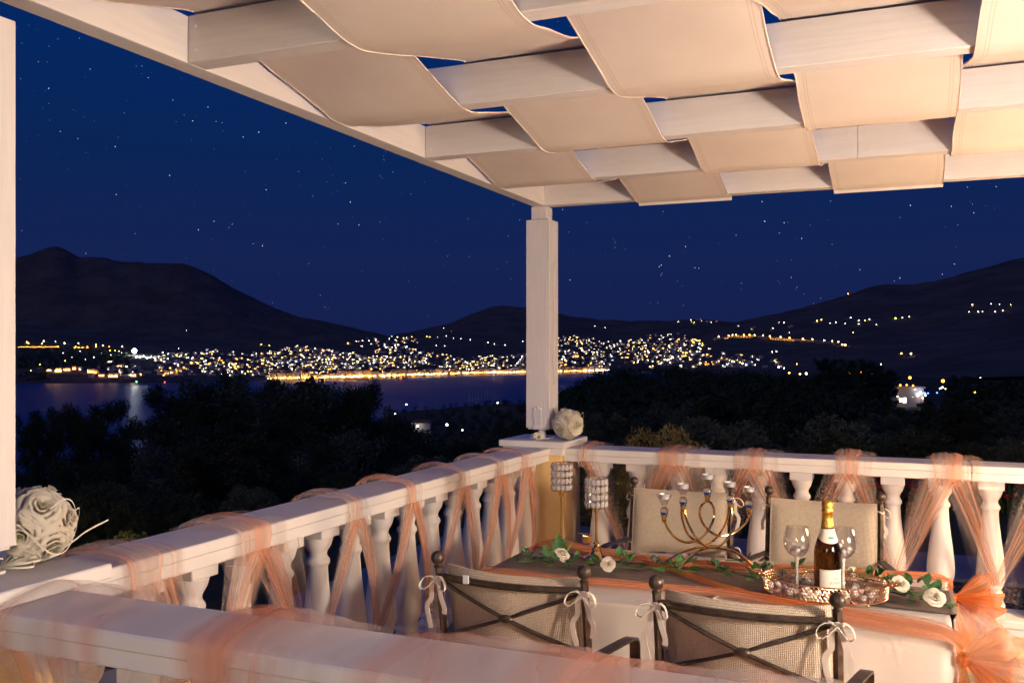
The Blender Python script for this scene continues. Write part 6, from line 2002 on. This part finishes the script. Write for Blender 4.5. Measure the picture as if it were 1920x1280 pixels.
for px, d, top, kind, wide, lab in ((1560, 150, 668, 'pine_b', 1.1, 'pointed dark pine on the skyline under the lit road'), (1545, 170, 684, 'pine_a', 1.0, 'small dark pine left of the pointed skyline pine'), (1612, 160, 670, 'pine_c', 1.3, 'broad dark pine above the orange lamps'), (1635, 165, 673, 'pine_a', 1.3, 'broad dark pine right of its twin on the skyline'), (1590, 180, 680, 'broad_a', 1.1, 'dark round tree between the skyline pines'),
                               (1660, 190, 690, 'broad_b', 1.0, 'dark tree right of the skyline pines'), (1805, 130, 700, 'pine_c', 1.0, 'dark pine right of the starry orange lamp'), (1785, 140, 728, 'broad_a', .8, 'dark tree below the starry orange lamp'), (1850, 120, 702, 'pine_a', 1.1, 'tall dark pine near the right edge'), (1890, 125, 706, 'pine_c', 1.1, 'dark pine at the right edge of the skyline'), (1742, 150, 748, 'broad_b', .6, 'dark tree between the two orange lamps'), (1650, 120, 722, 'broad_b', .8, 'dark tree left of the white lit house')):
    plant(kind, px, d, top, lab, 'tree', GP, wide)

# ---- the wood on the near slopes, one mass
def wood(n, box_, dens_seed, hmin, hmax, avoid=None):
    r = np.random.default_rng(dens_seed)
    px = r.uniform(box_[0], box_[1], n); d = np.exp(r.uniform(math.log(box_[2]), math.log(box_[3]), n))
    z = near_height(px, d)
    k = z > SEA_Z + .6
    px, d, z = px[k], d[k], z[k]
    kk = (px - 960) / 1744
    base = np.stack([d * (F_[0] + kk * Rt_[0]), d * (F_[1] + kk * Rt_[1]), z], 1)
    H = r.uniform(hmin, hmax, len(px))
    lim = np.interp(px, [600, 930, 1000, 1040, 1100, 1180, 1300, 1400, 1500, 1540, 1640, 1660, 1790, 1800, 1920], [760, 735, 712, 714, 698, 685, 680, 685, 695, 701, 716, 764, 764, 730, 706])
    if box_[0] > 600:
        Hm = 1.56 + d * (657 - lim) / 1744 - z
        H = np.minimum(H, Hm * r.uniform(.45, 1.0, len(px)))
        k = H > 1.2
        px, d, z, H, base = px[k], d[k], z[k], H[k], base[k]
    m = 150
    C = np.repeat(base, m, 0); Hs = np.repeat(H, m)[:, None]
    u = r.normal(0, 1, (len(C), 3)); u /= np.linalg.norm(u, axis=1)[:, None]
    u *= r.random((len(C), 1)) ** .4
    lump = 1 + .25 * np.sin(u[:, :1] * 5 + np.repeat(r.uniform(0, 6, len(px)), m)[:, None]) * np.cos(u[:, 1:2] * 4)
    P = C + u * lump * np.stack([Hs[:, 0] * .46, Hs[:, 0] * .46, Hs[:, 0] * .48], 1) + np.concatenate([np.zeros((len(C), 2)), Hs * .52], 1)
    dd = np.repeat(d, m)[:, None]
    L = np.clip(Hs * .13, .35, 1.2) * r.uniform(.6, 1.4, (len(C), 1))
    a = r.normal(0, 1, (len(C), 3)); a /= np.linalg.norm(a, axis=1)[:, None]
    b = np.cross(a, r.normal(0, 1, (len(C), 3))); b /= np.linalg.norm(b, axis=1)[:, None]
    V = np.stack([P - a * L * .6, P + b * L * .45, P + a * L * .6], 1).reshape(-1, 3)
    return V, np.arange(len(V)).reshape(-1, 3)
for bx, sd, n, h0, h1 in (((1000, 2300, 60, 330), 3, 1500, 3.0, 6.0), ((640, 1180, 60, 1250), 5, 1300, 3.5, 7.0), ((-300, 720, 45, 260), 7, 700, 4, 7), ((1440, 2300, 330, 1000), 9, 700, 4, 8)):
    V, F = wood(n, bx, sd, h0, h1)
    o = obj('woods', mesh('woods', V, F, LEAFM['pine'])); o['kind'] = 'stuff'

# ---- red flowers beside the path
def geranium(c, label, n, rad):
    root = thing('geranium', tuple(c), label, 'flowers', 'red geraniums beside the path')
    r = np.random.default_rng(int(abs(c[0]) * 100) % 97)
    C = np.stack([r.normal(0, rad, 14), r.normal(0, rad * .6, 14), r.uniform(.08, .32, 14)], 1)
    V, F = leaf_quads(C, 26, .12, .07, .8, r)
    obj('foliage', mesh('foliage', V, F, LEAFM['oleander']), root)
    Cf = np.stack([r.normal(0, rad, n), r.normal(0, rad * .6, n) - .08, r.uniform(.26, .46, n)], 1)
    V, F = leaf_quads(Cf, 26, .045, .030, .8, r)
    obj('blossoms', mesh('blossoms', V, F, RED), root)
    obj('stems', mesh('stems', *join(*[tube([(c_[0] * .5, c_[1] * .5, -.05), tuple(c_)], .006, 4) for c_ in Cf]), M['stem']), root)
RED = leafmat('red_blossom', (.55, .015, .015), (.75, .04, .03), .2)
for px, d, lab in ((680, 9.9, 'red geraniums seen between the left balusters'), (1108, 10.6, 'red geraniums seen right of the corner pillar'), (1690, 11.0, 'red geraniums seen left of the wide tulle wrap'), (1715, 11.2, 'red geraniums glimpsed behind the baluster by the tulle'), (1890, 10.9, 'brightest red geraniums at the right edge beyond the path'), (1925, 10.9, 'red geraniums cut by the right edge'), (1660, 10.8, 'red geraniums behind the far right chair post')):
    geranium(at_depth(px, d, z=-.50 + (.12 if px > 1600 else .1)), lab, 12, .20)

# ---- garden lamp shining between the left balusters
gp = at_depth(578, 9.6, z=-.34)
gl = thing('garden_lamp', tuple(gp), 'small garden lamp shining between the left balusters', 'lamp')
zt_ = 1.56 + 9.6 * (657 - 1036) / 1744
part('post', tube([gp, np.array([gp[0], gp[1], zt_ - .05])], .02, 8), M['iron'], gl)
part('lamp_head', ball(.045, (gp[0], gp[1], zt_), 12, 8), emit('garden_lamp_glow', (1.0, .72, .30), 90), gl, smooth='all')
part('shade', lathe([(.075, .05), (.05, .065), (.004, .08)], 14, (gp[0], gp[1], zt_)), M['iron'], gl, smooth=True)
plant('bush_b', 560, 10.1, 985, 'low bush lit by the garden lamp between the balusters', 'bush', None, 1.0, -.36)

# ---- white house and lamps in the right valley
hp = at_depth(1703, 330, z=1.56 + 330 * (657 - 755) / 1744)
hs = thing('white_house', tuple(hp), 'white lit house with bright windows in the dark right valley', 'house', None, facing)
hw_, hh = 5.6, 7.0
obj('wall', mesh('wall', *box(-hw_, 1.2, -4, 4, -8, 5.2, .05), wallm[0]), hs)
obj('upper_wall', mesh('upper_wall', *box(-2.4, hw_ - 1.5, -3.2, 4, 0, 5.22, .05), wallm[0]), hs)
obj('parapet', mesh('parapet', *box(-hw_ - .2, hw_ - 1.3, -4.2, 4.2, 5.23, 5.9, .05), wallm[1]), hs)
for x, z, w_, h_ in ((-4.4, .6, .9, 1.1), (-3.0, .4, 1.1, 1.5)):
    f = obj('window', mesh('window', *box(x - w_ / 2, x + w_ / 2, -4.1, -4.0, z, z + h_, .02), LM['warm']), hs)
    obj('frame', mesh('frame', *join(box(x - w_ / 2 - .12, x - w_ / 2 - .005, -4.16, -4.0, z - .1, z + h_ + .1), box(x + w_ / 2 + .005, x + w_ / 2 + .12, -4.16, -4.0, z - .1, z + h_ + .1)), wallm[2]), f)
obj('window', mesh('window', *box(.2, 2.2, -3.32, -3.2, 2.6, 3.2, .02), LM['white']), hs)
street_lamp(at_depth(1706, 345, z=1.56 + 345 * (657 - 708) / 1744 - 7.5), .50, LM['amber_near'], 'orange street lamp above the white lit house', None, 7.5)
street_lamp(at_depth(1768, 335, z=1.56 + 335 * (657 - 714) / 1744 - 7.5), .56, LM['amber_near'], 'starry orange street lamp right of the white lit house', None, 7.5)
RIGHTL = [(1696, 752, 'warm', .08), (1712, 744, 'warm', .07), (1688, 722, 'amber_near', .40), (1700, 721.5, 'amber_near', .34), (1712, 722.5, 'amber_near', .34), (1552, 698, 'amber_near', .55), (1592, 700, 'amber_near', .36), (1615, 699, 'amber_near', .55), (1634, 700, 'amber_near', .45), (1828, 735, 'amber_near', .40), (1734, 737, 'blue', .42), (1740, 737, 'blue', .3), (1757, 736, 'blue', .3), (1726, 736, 'cool', .42), (1735, 741, 'warm', .28), (1763, 728, 'white', .26), (1767, 726, 'white', .3), (1773, 729, 'warm', .26), (1838, 708, 'white', .2), (1716, 730, 'cool', .2), (1683, 743, 'warm', .2), (1730, 746, 'gold', .2),  # leading entries at the house are added to light its facade and roof edge
          (1500, 701, 'gold', .3), (1512, 700, 'gold', .36), (1480, 699, 'amber', .24), (1652, 683, 'white', .22), (1460, 688, 'warm', .3), (1470, 690, 'white', .2), (1392, 681, 'warm', .24)]
LL = {}
for x, y, k_, r in RIGHTL:
    LL.setdefault(k_, ([], []))
    add_octa(at_depth(x, 325 if x > 1640 else 300, y), r, *LL[k_])
for k_, g in LL.items():
    o = obj(k_ + '_valley_lights', mesh(k_ + '_valley_lights', *g, LM[k_])); o['kind'] = 'stuff'
# valley lamps left of the post and the small marina
for x, y, d, k_, r, lab in ((741, 776, 560, 'white', .42, 'white lamp in the valley below the harbour'), (838, 796, 420, 'cool', .46, 'brightest white lamp in the valley left of the post'), (783, 799, 400, 'white', .36, 'white lamp beside a pale house in the valley'), (867, 806, 400, 'yellow', .28, 'dim yellow lamp in the valley near the post'), (933, 755, 900, 'warm', .6, 'lamp on the wooded point left of the post'), (762, 758, 1050, 'white', .6, 'lamp at the landing by the dark water')):
    p = at_depth(x, d, y)
    street_lamp(p - (0, 0, 4.0), r, LM[k_], lab, None, 4.0)
vh = at_depth(790, 405, 803)
v = thing('valley_house', tuple(vh), 'small pale house beside a lamp in the dark valley', 'house', None, facing)
obj('wall', mesh('wall', *box(-4, 4, -3, 3, -6, 2.6, .05), wallm[0]), v)
obj('roof', mesh('roof', *house_geo(np.zeros(3), 8, 6, 2.61, 0, True)[1], roofm), v)
for i, (x, y) in enumerate(((880, 742), (886, 741), (892, 740), (897, 740), (903, 741), (909, 740), (914, 742))):
    d, _ = 1290 + i * 6, 0
    p = at_depth(x, d, z=SEA_Z)
    b = thing('sailboat', tuple(p), f'{ORD[i]} moored sailboat from the left off the wooded point', 'sailboat', 'sailboats moored off the wooded point', 1.9)
    hull = []
    def hf(u, v):
        t = u * 2 - 1
        w = 1.7 * (1 - abs(t) ** 2.2) * (.45 + .55 * v)
        return (t * 4.2, w * (1 if True else -1), -.3 + 1.4 * v + .25 * t * t)
    ga = grid(hf, 10, 3); gb = (ga[0] * np.array([1, -1, 1]), [f[::-1] for f in ga[1]])
    obj('hull', mesh('hull', *join(ga[:2], gb, box(-3, 1.5, -.9, .9, 1.0, 1.5, .05)), M['stone'], smooth=True), b)
    obj('mast', mesh('mast', *tube([(.5, 0, 1), (.5, 0, 13.5)], .30, 6), M['silver']), b)
    obj('boom', mesh('boom', *tube([(.5, 0, 2.4), (-3.6, 0, 2.5)], .10, 6), M['silver']), b)
